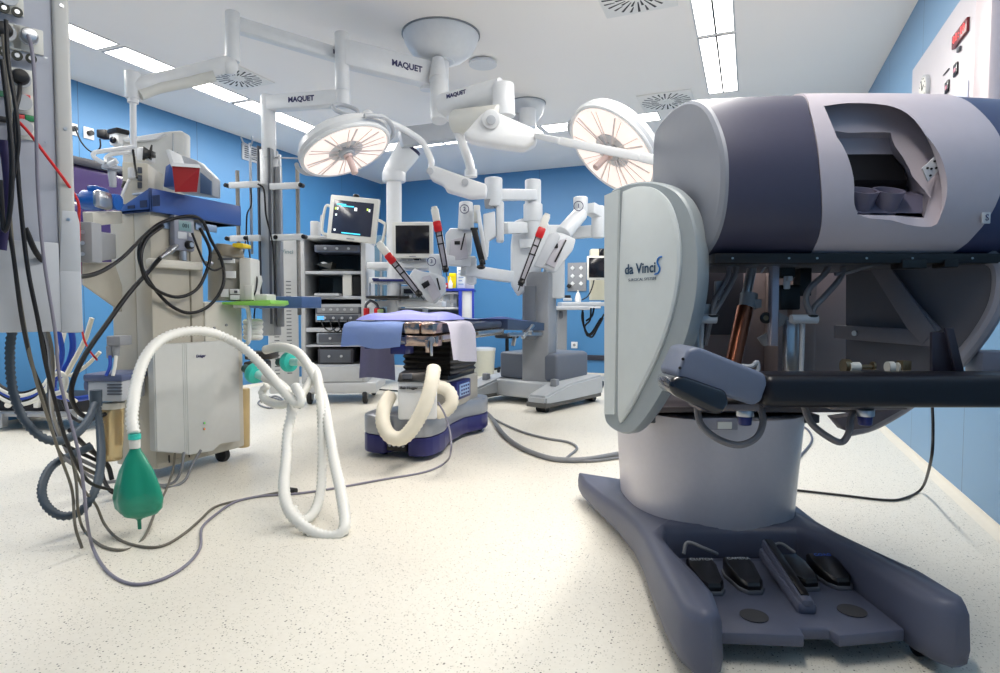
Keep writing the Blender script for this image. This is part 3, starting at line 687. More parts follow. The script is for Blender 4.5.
# --- equipment arm: canopy 1 -> joints -> column with rails
t = thing('pendant_arm', 'long white two-link ceiling arm with printed maker name leading to the tall aluminium column', 'ceiling arm', c1)
A0 = V((c1.x, c1.y, 2.55)); J1 = P(342, 60, 4.02); J1.z = 2.55
m = MB(); m.cyl((c1.x, c1.y, 2.43), (c1.x, c1.y, HC-.15), .055, r=.006); m.build('spindle', WHITE, t)
m = MB(); m.bar(A0, J1, .1, .165, .01); a1 = m.build('upper_arm', WHITE, t)
m = MB(); m.cyl(J1+UPZ*.13, J1-UPZ*.24, .045, r=.008, seg=28); m.cyl(J1-UPZ*.24, J1-UPZ*.34, .05, r=.006, seg=28); m.build('joint', WHITE, t)
J2 = P(268, 100, 4.14); J2.z = J1.z-.285; J1b = V((J1.x, J1.y, J2.z))
m = MB(); m.bar(J1b, J2, .09, .095, .01); a2 = m.build('lower_arm', WHITE, t)
m = MB(); m.cyl(J2+UPZ*.06, J2-UPZ*.36, .047, r=.008, seg=28); m.build('swivel_tube', WHITE, t)
def arm_text(a, b, f, s, par, side=1, w=.052, up=0):
    d = (b-a).normalized()
    if (P(500, 300, 1)).length and d.dot(RT) < 0: d = -d
    n = d.cross(UPZ).normalized()
    if n.dot(FW) > 0: n = -n
    text('MAQUET', a.lerp(b, f)+n*w+UPZ*up, d, UPZ, s, INK, par, bold=.0018)
arm_text(A0, J1, .4, .056, a1, w=.0515); arm_text(J1b, J2, .5, .046, a2, w=.0465)
# --- arm to the upper left: canopy -> joint at (232,12) -> spring arm -> drop tube
K1 = P(233, 30, 3.6); K1.z = 2.63; A1 = V((c1.x-.02, c1.y+.02, 2.63)); A1 = P(450, 84, 4.6); A1.z = 2.50
t2 = thing('spring_arm', 'white ceiling arm with curved spring arm and drop tube above the anaesthesia machine', 'ceiling arm', c1)
m = MB(); e_ = P(430, 83, 4.62); s_ = P(236, 25, 3.66); m.bar(s_, e_, .075, .085, .012); a3 = m.build('link_arm', WHITE, t2)
arm_text(e_, s_, .52, .036, a3, w=.0385)
q1 = P(232.5, 12, 3.6); q2 = P(232.5, 60, 3.6)
m = MB(); m.cyl(q1, q2-UPZ*.01, .04, r=.006, seg=28); m.build('joint', WHITE, t2)
m = MB(); pcyl(m, (427, 80, 4.4), (427, 90, 4.4), 7, 7); m.build('hub_end', WHITE, t2)
m = MB(); pbox(m, 206, 13, 212, 24, 3.55, .002, 0) if False else None
m.tube(pts((228, 64, 3.58), (212, 68, 3.54), (190, 74, 3.5), (160, 81, 3.42), (142, 85, 3.36), (133, 88, 3.34)), .046, 14); m.sph(P(229, 66, 3.58), .05); m.build('spring_housing', WHITE, t2)
m = MB(); m.tube(pts((215, 76, 3.52), (190, 82, 3.48), (160, 88, 3.4), (140, 95, 3.34)), .03, 12); m.build('cover_underside', OFFW, t2)
m = MB(); pcyl(m, (132.5, 72, 3.33), (132.5, 99, 3.33), 7.5, 6.6, r=.006); m.build('end_knuckle', WHITE, t2)
m = MB(); pcyl(m, (133, 97, 3.33), (133, 103, 3.33), 5, 5); pcyl(m, (133, 103, 3.33), (133.5, 156, 3.33), 2.9, 2.9); m.build('drop_tube', WHITE, t2)
# bracket arms and handle on the drop tube
t3 = thing('instrument_holder', 'pair of bent white tubes ending in a grey cup handle, hanging from the drop tube', 'holder', P(133, 150, 3.2))
m = MB(); m.tube(pts((134, 147, 3.3), (118, 149, 3.22), (104, 151, 3.15), (94, 153, 3.1), (95, 158, 3.08), (106, 164, 3.05)), .011); m.tube(pts((134, 153, 3.3), (120, 153, 3.22), (110, 155, 3.15), (106, 159, 3.1), (108, 163, 3.08)), .011); m.build('bent_tube', WHITE, t3)
m = MB(); pcyl(m, (112, 158, 3.06), (112, 166, 3.06), 4, 5); m.cyl(P(112, 166.5, 3.06), P(112, 169.5, 3.06), .044, .044); m.cyl(P(112, 169, 3.06), P(113, 187, 3.06), .02, .015, r=.003); m.build('cup_handle', LGREY, t3)
m = MB(); pcyl(m, (109, 165, 3.02), (117, 161, 3.02), 2.5, 2.5); m.build('knob', WHITE, t3)
# --- column pendant with rails
t = thing('column_pendant', 'tall aluminium ceiling column with side rails, posts and black clamp knobs', 'equipment column', J2)
cb = V((J2.x, J2.y, .72)); ct = V((J2.x, J2.y, J2.z-.3))
FR2 = Matrix.Translation(V((J2.x, J2.y, 0))) @ Matrix.Rotation(YAW-.2, 4, 'Z')
m = MB(FR2); m.b2(-.045, -.045, .72, .045, .045, ct.z, .006); m.build('column', ALU, t)
m = MB(FR2); m.b2(-.06, -.05, .9, -.048, .05, ct.z+.02, .002); m.b2(.02, -.052, .8, .035, -.044, ct.z, .001); m.build('cable_duct', DGREY, t)
m = MB(FR2); m.b2(.05, -.02, .1+.68, .085, .02, 1.85, .004); m.build('side_post', GREY, t)
def rail(z, x0, x1, y=-.07): 
    m = MB(FR2); m.b2(x0, y-.012, z-.02, x1, y+.012, z+.02, .003); m.build('rail', WHITE, t)
zr1 = P(262, 186, 4.14).z; zr2 = P(262, 239, 4.14).z
rail(zr1, -.25, -.03); rail(zr1-.02, .05, .26); rail(zr2, -.25, -.03); rail(zr2, .05, .28)
for (x, z) in ((-.27, zr1), (.275, zr1-.02), (-.27, zr2), (-.13, zr2), (.09, zr2), (.29, zr2)): m = MB(FR2); m.cyl((x, -.09, z), (x, -.05, z), .015, seg=12, r=.003); m.build('clamp_knob', BLACK, t)
for x_, z_ in ((-.205, zr2-.1), (.235, .86)): m = MB(FR2); m.cyl((x_, -.05, z_), (x_, -.05, zr1+.1), .013); m.build('post', mat('mottled grey post', (150, 146, 140), .5, .3, var=.2, scale=60), t)
m = MB(FR2); zt_ = P(250, 160, 4.14).z; m.cyl((-.14, -.0, zr2-.1), (-.14, 0, P(240, 142, 4.14).z), .009); m.cyl((.08, 0, zt_-.6), (.08, 0, zt_+.03), .01); m.cyl((-.14, 0, zt_+.03), (.45, 0, zt_-.02), .005)
h_ = P(240, 142, 4.14).z
for a in (-.035, .03): m.tube([V((-.14, 0, h_-.02)), V((-.14+a, -.02, h_)), V((-.14+a*1.3, -.03, h_+.035))], .006, 6)
m.build('drip_hook_rod', STEEL, t)
m = MB(FR2); m.b2(-.12, -.24, .905, .36, .02, .98, .008); m.build('shelf', mat('blue grey shelf', (72, 100, 146), .4), t, 'blue grey shelf at the foot of the column')
wire('cable', pts((258, 184, 4.05), (264, 190, 4.05), (266, 215, 4.05), (272, 240, 4.05), (274, 262, 4.05), (275, 300, 4.05)), .006, CABLEK, 'black cable running down the aluminium column with rails')
wire('cable', pts((251, 186, 4.1), (251, 205, 4.1), (247, 215, 4.1), (246, 238, 4.1), (243, 255, 4.0)), .005, CABLEK, 'black cable hanging from the left rail of the aluminium column')
wire('cable', pts((247, 236, 4.05), (252, 270, 4.05), (256, 290, 4.05), (254, 320, 4.05), (255, 333, 4.05)), .005, CABLEK, 'black cable hanging down to the blue grey shelf')
# --- hub with thick arm sections
t = thing('surgical_light_hub', 'white ceiling arm assembly with fat housings carrying the two surgical lights', 'ceiling arm', c1)
m = MB(); pcyl(m, (439, 80, 4.3), (439, 121, 4.2), 9, 8, r=.006); pcyl(m, (438, 60, 4.35), (438, 80, 4.3), 6, 9); m.build('spindle', WHITE, t)
m = MB(); m.tube(pts((442, 106, 4.2), (470, 99, 4.1), (502, 90, 4.0)), .078, 20, smooth=False); p_ = m.build('upper_housing', WHITE, t)
d_ = (P(502, 90, 4.0)-P(442, 106, 4.2)).normalized(); n_ = -(d_.cross(UPZ)).normalized()
n_ = n_ if n_.dot(FW) < 0 else -n_
text('MAQUET', P(462, 98, 4.13)+n_*.08, d_, UPZ, .036, INK, p_, bold=.0015)
m = MB(); pcyl(m, (503, 84, 3.95), (504, 117, 3.95), 11, 11, r=.01); m.build('joint_drum', WHITE, t)
m = MB(); m.prism(pts((482, 112, 3.7), (490, 108, 3.7), (536, 128, 3.7), (538, 142, 3.7), (524, 149, 3.7), (470, 140, 3.7), (462, 134, 3.7)), FW*.13, .03, 3); m.build('lower_housing', WHITE, t)
m = MB(); pcyl(m, (456, 122, 4.1), (500, 116, 3.9), 12, 11, r=.006); m.build('brake_housing', OFFW, t)
m = MB(); m.cyl(P(491, 119, 3.66), P(491, 119, 3.72), .055, r=.01); m.build('round_cover', WHITE, t); m = MB(); m.cyl(P(491, 120, 3.645), P(491, 120, 3.67), .028, r=.004); m.build('cap', LGREY, t)
m = MB(); m.tube(pts((450, 115, 4.1), (455, 125, 4.1), (463, 145, 4.1), (469, 162, 4.1), (471, 172, 4.1)), .03, 14); m.cyl(P(471, 170, 4.1), P(471, 177, 4.1), .042); m.build('drop_arm', WHITE, t)
m = MB(); m.bar(P(536, 136, 3.7), P(560, 141, 3.4), .03, .035, .006); m.bar(P(560, 141, 3.4), P(640, 157, 3.1), .022, .045, .008); m.bar(P(640, 157, 3.1), P(668, 163, 3.0), .03, .05, .01); m.build('extension_arm', WHITE, t)
# --- second pendant arm (grey, far) to the slanted column
t = thing('monitor_pendant', 'white ceiling column with slanted dark-capped joint carrying the far equipment shelves', 'equipment pendant', c2)
m = MB(); pcyl(m, (527, 110, 5.75), (527, 128, 5.75), 9, 9); m.build('spindle', WHITE, t)
m = MB(); m.bar(P(400, 138, 5.4), P(527, 122, 5.8), .12, .16, .015); m.build('arm', LGREY, t)
m = MB(); pcyl(m, (391, 176, 5.6), (409, 149, 5.6), 9.5, 12.5, r=.01); m.build('slanted_joint', WHITE, t)
m = MB(); pcyl(m, (408.5, 150, 5.6), (411, 146.5, 5.6), 12, 11.5, r=.006); m.build('end_cap', mat('dark navy cap', (34, 30, 66), .35), t)
m = MB(); pcyl(m, (394, 172, 5.6), (394, 182, 5.6), 11.5, 11.5, r=.01); pcyl(m, (394, 182, 5.6), (394, 260, 5.6), 7.5, 7.5); pcyl(m, (394, 258, 5.6), (394, 330, 5.6), 7, 7); m.build('column', WHITE, t)
def shelf(y, x0, x1, w=5.55, d=.42, th=6, mt=WHITE, lab=None):
    m = MB(); pbox(m, x0, y, x1, y+th, w, d, .006); return m.build('shelf', mt, t, lab)
shelf(262, 367, 432); shelf(277, 369, 425); shelf(301, 365, 442, th=6)
m = MB(); pbox(m, 372, 278, 378, 280, 5.5, .4); pbox(m, 373, 279, 424, 281.5, 5.52, .1, .003); m.build('rail', NAVY, t)
for x in (370, 378): MB().cyl(P(x, 283, 5.6), P(x, 302, 5.6), .008).build('hanger', STEEL, t)
# things on these shelves
def gear(name, label, cat, x0, y0, x1, y1, w, d, m_, det=None, grp=None, knobs=0, scr=None):
    t_ = thing(name, label, cat, P((x0+x1)/2, y1, w), group=grp)
    b = MB(); pbox(b, x0, y0, x1, y1, w, d, .006); b.build('case', m_, t_)
    ip = (x1-x0)*.06
    b = MB(); pbox(b, x0+ip, y0+(y1-y0)*.12, x1-ip, y1-(y1-y0)*.12, w-.004, .006, .001); fp = b.build('front_panel', det or DGREY, t_)
    for k in range(knobs):
        x = x0+ip*2+(x1-x0-4*ip)*(k+.5)/knobs
        b = MB(); pcyl(b, (x, y0+(y1-y0)*.68, w-.018), (x, y0+(y1-y0)*.68, w), max(.6, (y1-y0)*.1), seg=10); b.build('knob', LGREY if k % 2 else STEEL, fp)
    if scr:
        b = MB(); pbox(b, x0+(x1-x0)*scr[0], y0+(y1-y0)*scr[1], x0+(x1-x0)*scr[2], y0+(y1-y0)*scr[3], w-.006, .004, 0); b.build('display', SCREEN, fp)
    return t_
gear('video_recorder', 'flat grey video recorder on the shelf under the far black monitor', 'recorder', 401, 256, 426, 262, 5.5, .3, ALU, GREY, knobs=3, scr=(.5, .3, .8, .7))
gear('light_source', 'dark grey light source on the lower far shelf', 'light source', 401, 286, 428, 301, 5.5, .32, GREY, mat('teal grey front', (110, 122, 128), .4), knobs=5, scr=(.1, .2, .45, .5))
gear('insufflator', 'grey instrument with red marks below the far shelves', 'medical device', 398, 308, 424, 318, 5.55, .3, LGREY, DGREY, knobs=4, scr=(.1, .2, .5, .6))
t_ = thing('round_tray', 'black round tray on the lowest far shelf beside the white column', 'tray', P(386, 300, 5.4))
m = MB(); p = P(388, 300, 5.5); m.lathe([(.07, 0), (.19, .012), (.2, .03), (.185, .028), (.06, .012), (0, .012)], p, seg=28); m.build('dish', BLACK, t_); m = MB(); m.tor(p+UPZ*.03, .19, .006); m.build('rim', RUBBER, t_)
t_ = thing('headset', 'red ear defenders hanging below the far shelf', 'headset', P(372, 312, 5.3))
m = MB(); pcyl(m, (366.5, 308, 5.4), (366.5, 318, 5.4), 3, 3, r=.01); m.build('ear_cup', RED, t_); m = MB(); pcyl(m, (377, 308, 5.4), (377, 318, 5.4), 3, 3, r=.01); m.build('ear_cup', RED, t_)
m = MB(); m.tube(pts((366, 312, 5.42), (366, 305, 5.42), (371, 301, 5.42), (377, 305, 5.42), (378, 312, 5.42)), .012); m.build('band', DGREY, t_)
m = MB(); pbox(m, 378, 308, 385, 318, 5.5, .06, .02); m.build('pad', mat('dark foam', (60, 66, 72), .8), t_)
m = MB(); pcyl(m, (380, 309, 5.4), (380, 315, 5.4), 3.5, 3.5, r=.01); m.build('gauge', mat('lime grey disc', (150, 170, 120), .4), None, 'small round green grey gauge beside the red ear defenders', 'gauge')
# far monitor
def monitor(label, x0, y0, x1, y1, w, yaw, M0=OFFW, back=.07, scr=SCREEN, bez=.1, tilt=0, icons=False):
    cpt = P((x0+x1)/2, (y0+y1)/2, w)
    MM = Matrix.Translation(cpt) @ Matrix.Rotation(YAW-yaw, 4, 'Z') @ Matrix.Rotation(tilt, 4, 'Y')
    t_ = thing('monitor', label, 'monitor', cpt, MM)
    wd = (x1-x0)/F*w; h = (y1-y0)/F*w
    b = MB(MM); b.b2(-wd/2, 0, -h/2, wd/2, back*.5, h/2, .012); b.b2(-wd*.35, back*.4, -h*.35, wd*.35, back, h*.35, .01); b.build('housing', M0, t_)
    b = MB(MM); bz = bez*h; b.b2(-wd/2+bz, -.004, -h/2+bz*1.25, wd/2-bz, .004, h/2-bz, .001); s_ = b.build('screen', scr, t_)
    b = MB(MM); b.b2(-wd*.08, -.003, -h/2+bz*.35, wd*.08, .001, -h/2+bz*.6, 0); b.build('nameplate', GREY, t_)
    return t_, s_, MM, wd, h
monitor('black screened flat monitor in a pale frame on the far shelves', 392, 222, 433, 258, 5.45, .05)
# --- surgical lights
GLS = mat('rosy light lens', (250, 234, 226), .25, emis=LENS_E, var=.1, scale=14)
def surg(label, c, n, R_, hub_h, tag2):
    """c centre of the lens, n direction the light shines"""
    n = V(n).normalized(); q = V((0, 0, -1)).rotation_difference(n).to_matrix().to_4x4()
    MM = Matrix.Translation(c) @ q
    t_ = thing('surgical_light', label, 'surgical light', c, MM, group='round surgical lights')
    b = MB(MM); b.lathe([(R_*.97, -.0), (R_, .012), (R_*1.03, .03), (R_*.98, .07), (R_*.75, .11), (R_*.4, .135), (.05, .145)], (0, 0, 0), seg=48); b.build('housing', WHITE, t_)
    b = MB(MM); b.lathe([(.02, .006), (R_*.6, -.004), (R_*.93, -.010), (R_*.95, .004)], (0, 0, 0), seg=48); ln = b.build('lens', GLS, t_)
    b = MB(MM)
    for k in range(20):
        a = 2*pi*k/20+.1*sin(k*3); b.bar((R_*.2*cos(a), R_*.2*sin(a), -.009), (R_*.9*cos(a+.05), R_*.9*sin(a+.05), -.013), .004+.006*(k % 3 == 0), .004, 0)
    b.build('reflector_facets', mat('pinkish facet', (236, 228, 226), .7), ln)
    b = MB(MM); b.tor((0, 0, .0), R_*.985, .012, seg=48); b.build('rim', WHITE, t_)
    b = MB(MM); b.cyl((0, 0, -.03), (0, 0, .0), R_*.16, R_*.2, r=.004); b.build('hub', LGREY, t_)
    b = MB(MM); b.cyl((0, 0, -.045), (0, 0, -.03), R_*.1); b.cyl((0, 0, -.15), (0, 0, -.04), .02, .017, r=.004); b.build('handle', mat('sterile handle cover', (214, 190, 186), .4), t_)
    for s_ in (-1, 1):
        b = MB(MM); b.tube([V((s_*R_*.5*1.0, R_*.9*.9, .02)), V((s_*R_*.9, R_*.72, .03)), V((s_*R_*1.16, R_*.1, .03)), V((s_*R_*1.1, -R_*.3, .03)), V((s_*R_*.98, -R_*.5, .03))] if tag2 else [V((s_*R_*.9, -.1, .02)), V((s_*R_*1.12, 0, .02)), V((s_*R_*.9, .12, .02))], .013, 8); b.build('grip_rail', LGREY, t_)
    return t_, MM
LP1 = P(346, 151, 3.6); LP2 = P(612, 151, 3.45)
s1, M1 = surg('round surgical light hanging at left centre, its rosy lens facing right', LP1, C(.396, -.156, -.909), .265, 0, 1)
s2, M2 = surg('round surgical light partly behind the console, its rosy lens facing left', LP2, C(-.66, -.287, -.69), .29, 0, 0)
# yokes
t = s1
m = MB(); m.tor(P(346, 110, 3.62), .078, .012, C(.25, -.6, .8), sc=(1, .8), seg=32); m.build('ring_grip', LGREY, t)
m = MB(); m.tube(pts((362, 122, 3.62), (366, 115, 3.62), (376, 118, 3.65), (395, 125, 3.75), (410, 133, 3.9), (423, 143, 4.0), (431, 160, 4.0), (431, 168, 4.0)), .02, 12); m.sph(P(368, 118, 3.62), .045); m.build('support_tube', WHITE, t)
m = MB(); m.prism(pts((428, 168, 3.95), (434, 165, 3.95), (472, 179, 3.95), (487, 184, 3.95), (486, 196, 3.95), (470, 197, 3.95), (446, 190, 3.95), (443, 184, 3.95), (430, 178, 3.95)), FW*.12, .016, 3); m.build('balance_housing', WHITE, t)
for (x, y) in ((430, 171), (465, 182)): m = MB(); m.cyl(P(x, y, 3.93), P(x, y, 3.96), .022, r=.003); m.build('pivot_cap', LGREY, t)
t = s2
m = MB(); m.tube(pts((581, 116, 3.6), (592, 109, 3.66), (606, 111, 3.7), (621, 122, 3.66), (636, 138, 3.6), (652, 160, 3.5)), .02, 12); m.build('bow', WHITE, t)

# ================= PATIENT CART (robot)
cf = C(.385, 5.97, 0); ang = YAW-math.radians(38.5)
CM = Matrix.Translation(cf) @ Matrix.Rotation(ang, 4, 'Z')   # local x right of cart, local -y forward towards the table
rb = thing('patient_side_cart', 'tall grey robotic surgery cart with folded instrument arms behind the operating table', 'surgical robot', None, CM)
CARTG = mat('cart light grey', (176, 180, 184), .4); CARTD = mat('cart dark grey', (100, 106, 118), .4); CARTW = mat('cart arm white', (206, 210, 214), .35)
m = MB(CM)
m.prism([V(p) for p in ((-.45, -.15, .06), (-.38, -.3, .06), (.38, -.3, .06), (.45, -.15, .06), (.43, .28, .06), (-.43, .28, .06))], (0, 0, .16), .02, 3); m.build('base', CARTG, rb)
m = MB(CM); m.prism([V(p) for p in ((-.34, -.2, .22), (.34, -.2, .22), (.37, .3, .22), (.26, .44, .22), (-.26, .44, .22), (-.37, .3, .22))], (0, 0, .26), .03, 3); m.build('body', CARTD, rb)
for s_ in (-1, 1):
    m = MB(CM); x = s_*.40
    m.loft([[V((x-.10, -.62, .07)), V((x+.10, -.62, .07)), V((x+.10, -.62, .15)), V((x-.10, -.62, .15))], [V((x-.12, -.25, .07)), V((x+.12, -.25, .07)), V((x+.12, -.25, .23)), V((x-.12, -.25, .23))], [V((x-.11, .36, .07)), V((x+.11, .36, .07)), V((x+.11, .36, .26)), V((x-.11, .36, .26))]])
    bmesh.ops.bevel(m.bm, geom=m.bm.edges[:], offset=.018, segments=2, affect='EDGES')
    ft_ = m.build('foot', CARTG, rb)
    m = MB(CM); m.b2(x-.105, -.625, .05, x+.105, .34, .095, .01); m.build('bumper_strip', mat('dark grey bumper', (88, 88, 86), .5), ft_)
    for y_ in (-.52, .3): m = MB(CM); m.cyl((x-.05, y_, .035), (x+.05, y_, .035), .035); m.build('caster', RUBBER, rb)
    m = MB(CM); m.b2(x-.03, -.36, .2, x+.03, -.3, .27, .006); m.build('latch', GREY, ft_)
colz = 2.1
PX = lambda px, py, w=5.75: P(px, py, w)
m = MB(); pbox(m, 521, 272, 549, 387, 5.72, .3, .02, .35); m.build('lower_column', CARTD if False else GREY, rb)
m = MB(); pbox(m, 524, 286, 536, 340, 5.705, .02, .004, .35); m.build('column_panel', mat('column recess grey', (120, 124, 130), .4), rb)
m = MB(); m.prism([PX(*q) for q in ((511, 243), (514, 221), (522, 218), (548, 222), (550, 226), (538, 286), (518, 296), (511, 284))], FW*.2, .02, 3); m.build('upper_column', CARTW, rb)
m = MB(); pbox(m, 545, 225, 565, 298, 5.8, .25, .02); m.build('column_side_housing', CARTW, rb)
m = MB(); pcyl(m, (533, 180, 5.75), (533, 240, 5.75), 8, 8, r=.01); pcyl(m, (533, 204, 5.75), (533, 222, 5.75), 9.5, 9.5, r=.01); pcyl(m, (528, 240, 5.72), (528, 248, 5.72), 9, 8); m.build('mast', CARTW, rb)
def link(l, r, name='arm_link', mt=None, lab=None, th=None):
    m = MB()
    for a, b in zip(l, l[1:]): m.bar(P(*a), P(*b), .11, (th or r)/F*a[2]*2, .012)
    return m.build(name, mt or CARTW, rb, lab)
def drum(x, y0, y1, w, r):
    m = MB(); pcyl(m, (x, y0, w), (x, y1, w), r, r, r=.012); return m.build('arm_joint', CARTW, rb)
# arm marked 2 (centre-left)
link([(494, 195, 5.3), (533, 195, 5.7)], 5.5); drum(493.5, 178, 207, 5.3, 8.8)
m = MB(); pcyl(m, (490, 200, 5.28), (490, 208, 5.28), 6, 5); m.build('joint_base', GREY, rb)
link([(503, 228, 5.4), (523, 228, 5.7)], 5.8)
m = MB(); pbox(m, 496, 201, 504, 241, 5.25, .16, .02); m.build('arm_link', CARTW, rb)
m = MB(); m.prism(pts((483, 214, 5.2), (495, 211, 5.2), (496, 236, 5.2), (489, 240, 5.2), (488, 256, 5.2), (484, 257, 5.2)), FW*.12, .01, 2); m.build('instrument_housing', CARTW, rb)
def instr(a, b, w, red=True, dw=0.0, wd=7):
    """instrument slide from the top pixel a to the tip pixel b"""
    A = P(a[0], a[1], w); B = P(b[0], b[1], w+dw); d = (B-A); L = d.length; d.normalize(); s_ = FW.cross(d).normalized()
    k = w/F
    M_ = MB(); M_.bar(A+d*.1, A+d*L*.86, .035, wd*k, .006, up=s_); bs = M_.build('instrument_slide', mat('lilac grey slide', (186, 184, 192), .4), rb)
    M_ = MB()
    for o_ in (-.42, .42): M_.bar(A+d*.1+s_*wd*k*o_-FW*.02, A+d*L*.93+s_*wd*k*o_*.7-FW*.02, .012, .010, .001, up=s_)
    M_.bar(A+d*L*.5-FW*.02-s_*wd*k*.5, A+d*L*.5-FW*.02+s_*wd*k*.5, .01, .01, .001); M_.bar(A+d*L*.38-FW*.02-s_*wd*k*.5, A+d*L*.38-FW*.02+s_*wd*k*.5, .01, .01, .001); M_.build('guide_rods', BLACK, bs)
    M_ = MB(); M_.bar(A-d*.02, A+d*.13, .05, wd*k*1.05, .01, up=s_); M_.cyl(A-d*.035, A-d*.015, wd*k*.42); M_.build('instrument_top', OFFW, rb)
    if red: M_ = MB(); M_.bar(A+d*.085-FW*.03, A+d*.175-FW*.03, .03, wd*k*1.15, .014, up=s_); M_.build('release_clip', RED, bs, 'red release clip')
    M_ = MB(); M_.sph(A+d*L*.88-FW*.01, .03, (1, 1, .8), 12); M_.cyl(A+d*L*.83-FW*.01, A+d*L*.93-FW*.01, .016); M_.cyl(A+d*L*.88, B, .006, .004, 8); M_.build('cannula_mount', BLACK, rb)
m = MB(); pbox(m, 473.5, 205, 480, 222, 5.15, .06, .008); m.build('instrument_top', OFFW, rb)
m = MB(); m.bar(P(474, 229, 5.1), P(483, 265, 5.1), .04, .05, .004); m.bar(P(470.5, 229, 5.1), P(478, 229, 5.1), .04, .02, .003); m.build('guide_rods', BLACK, rb)
m = MB(); m.bar(P(478, 210, 5.14), P(485.5, 260, 5.14), .05, .035, .006); m.build('instrument_slide', CARTW, rb)
m = MB(); m.sph(P(481, 267, 5.08), .03, (1.3, 1, .7), 12); m.sph(P(482, 262, 5.08), .022, seg=10); m.build('cannula_mount', BLACK, rb)
# arm link with label 2
m = MB(); pcyl(m, (466, 202, 5.3), (466, 230, 5.3), 6.8, 8.2, r=.012); l2 = m.build('arm_link', CARTW, rb)
def ringnum(n, p, par, R_=.036):
    m_ = MB(); m_.tor(p, R_, .0035, (p-C(0, 0, p.z)).normalized(), seg=24, ms=6); m_.build('number_ring', INK, par)
    text(n, p, RT, UPZ, R_*1.25, INK, par, bold=.001)
ringnum('2', P(464.5, 209, 5.21), l2)
m = MB(); m.prism(pts((459, 228, 5.3), (472, 226, 5.3), (471, 252, 5.3), (466, 262, 5.3), (451, 264, 5.3), (446, 258, 5.3), (445, 234, 5.3), (450, 228, 5.3)), FW*.14, .014, 2); hh = m.build('instrument_housing', CARTW, rb)
m = MB(); m.prism(pts((448, 262, 5.27), (451, 240, 5.27), (466, 236, 5.27), (468, 258, 5.27)), FW*.03, .004); m.build('housing_inset', mat('lilac grey slide', (186, 184, 192), .4), hh)
m = MB(); pbox(m, 454.5, 241, 460, 244.5, 5.262, .02, .002); m.bar(P(461, 250, 5.265), P(465, 233, 5.265), .01, .012, .001, up=RT); m.build('slot', BLACK, hh)
instr((435, 211), (447, 277), 5.0)
# arm marked 1 (right)
drum(598, 206, 238, 5.55, 6.5); link([(589, 208, 5.45), (598, 213, 5.55)], 6, th=5.5); link([(562, 234, 5.8), (596, 231, 5.6)], 5.5)
m = MB(); pcyl(m, (580.5, 197, 5.4), (580.5, 214, 5.4), 7.2, 7.2, r=.012); l1 = m.build('arm_joint', CARTW, rb); ringnum('1', P(578.5, 206, 5.3), l1, .04)
m = MB(); pcyl(m, (581, 213, 5.4), (563, 234, 5.25), 7.5, 8.5, r=.014); m.build('arm_link', CARTW, rb)
m = MB(); m.prism(pts((557, 232, 5.2), (563, 233, 5.2), (576, 239, 5.2), (573, 250, 5.2), (556, 272, 5.2), (550, 270, 5.2), (541, 266, 5.2), (549, 236, 5.2)), FW*.14, .014, 2); hh = m.build('instrument_housing', CARTW, rb)
m = MB(); m.prism(pts((560, 240, 5.17), (567, 238, 5.17), (555, 268, 5.17), (542, 262, 5.17)), FW*.03, .004); m.build('housing_inset', mat('lilac grey slide', (186, 184, 192), .4), hh)
m = MB(); m.bar(P(555, 262, 5.165), P(566, 240, 5.165), .01, .014, .001, up=RT); pbox(m, 554, 243.5, 558, 248, 5.16, .02, .002, 0); m.build('slot', BLACK, hh)
m = MB(); m.prism(pts((549, 234, 5.12), (556, 231, 5.12), (561, 236, 5.12), (543, 268, 5.12), (534, 266, 5.12)), FW*.05, .01, 2); m.build('slide_cover', LGREY, rb)
instr((546, 218), (518, 291), 5.0)
# arm marked 3 (left low)
link([(463, 270, 5.35), (511, 277, 5.6)], 5.8)
m = MB(); pbox(m, 466, 256, 476, 284, 5.35, .16, .02); m.build('arm_joint', CARTW, rb)
link([(440, 260, 5.3), (470, 262, 5.35)], 5, th=5)
m = MB(); pbox(m, 429, 254, 441, 276, 5.3, .12, .012); l3 = m.build('arm_joint', CARTW, rb); ringnum('3', P(431.5, 261.5, 5.27), l3, .036)
m = MB(); m.prism(pts((414, 268, 5.2), (421, 271, 5.2), (438, 274, 5.2), (444, 277, 5.2), (445, 293, 5.2), (433, 304, 5.2), (427, 301, 5.2), (408, 277, 5.2)), FW*.14, .014, 2); hh = m.build('instrument_housing', CARTW, rb)
m = MB(); m.prism(pts((422, 277, 5.17), (430, 275, 5.17), (441, 295, 5.17), (433, 302, 5.17)), FW*.03, .004); m.build('housing_inset', mat('lilac grey slide', (186, 184, 192), .4), hh)
m = MB(); m.bar(P(437, 278, 5.165), P(440, 290, 5.165), .01, .014, .001, up=RT); m.prism(pts((421, 284, 5.16), (428, 280, 5.16), (430, 285, 5.16), (424, 289, 5.16)), FW*.01, .001); m.build('slot', BLACK, hh)
instr((381, 246), (424, 300), 4.95)
wire('power_cable', [G(478, 408, .015), G(490, 416, .015), G(503, 434, .015), G(520, 447, .015), G(545, 457, .015), G(565, 460, .015), G(590, 459, .015), G(625, 453, .015), G(660, 450, .015)], .016, CABLEG, 'thick grey cable snaking across the floor to the console', group=None)
wire('power_cable', [G(482, 410, .01), G(496, 420, .01), G(520, 431, .01), G(545, 438, .01), G(568, 442, .01), G(577, 448, .01), G(570, 455, .01), G(568, 459, .01), G(590, 461, .01), G(625, 457, .01)], .008, CABLEG, 'thin grey cable looping beside the thick cable on the floor')
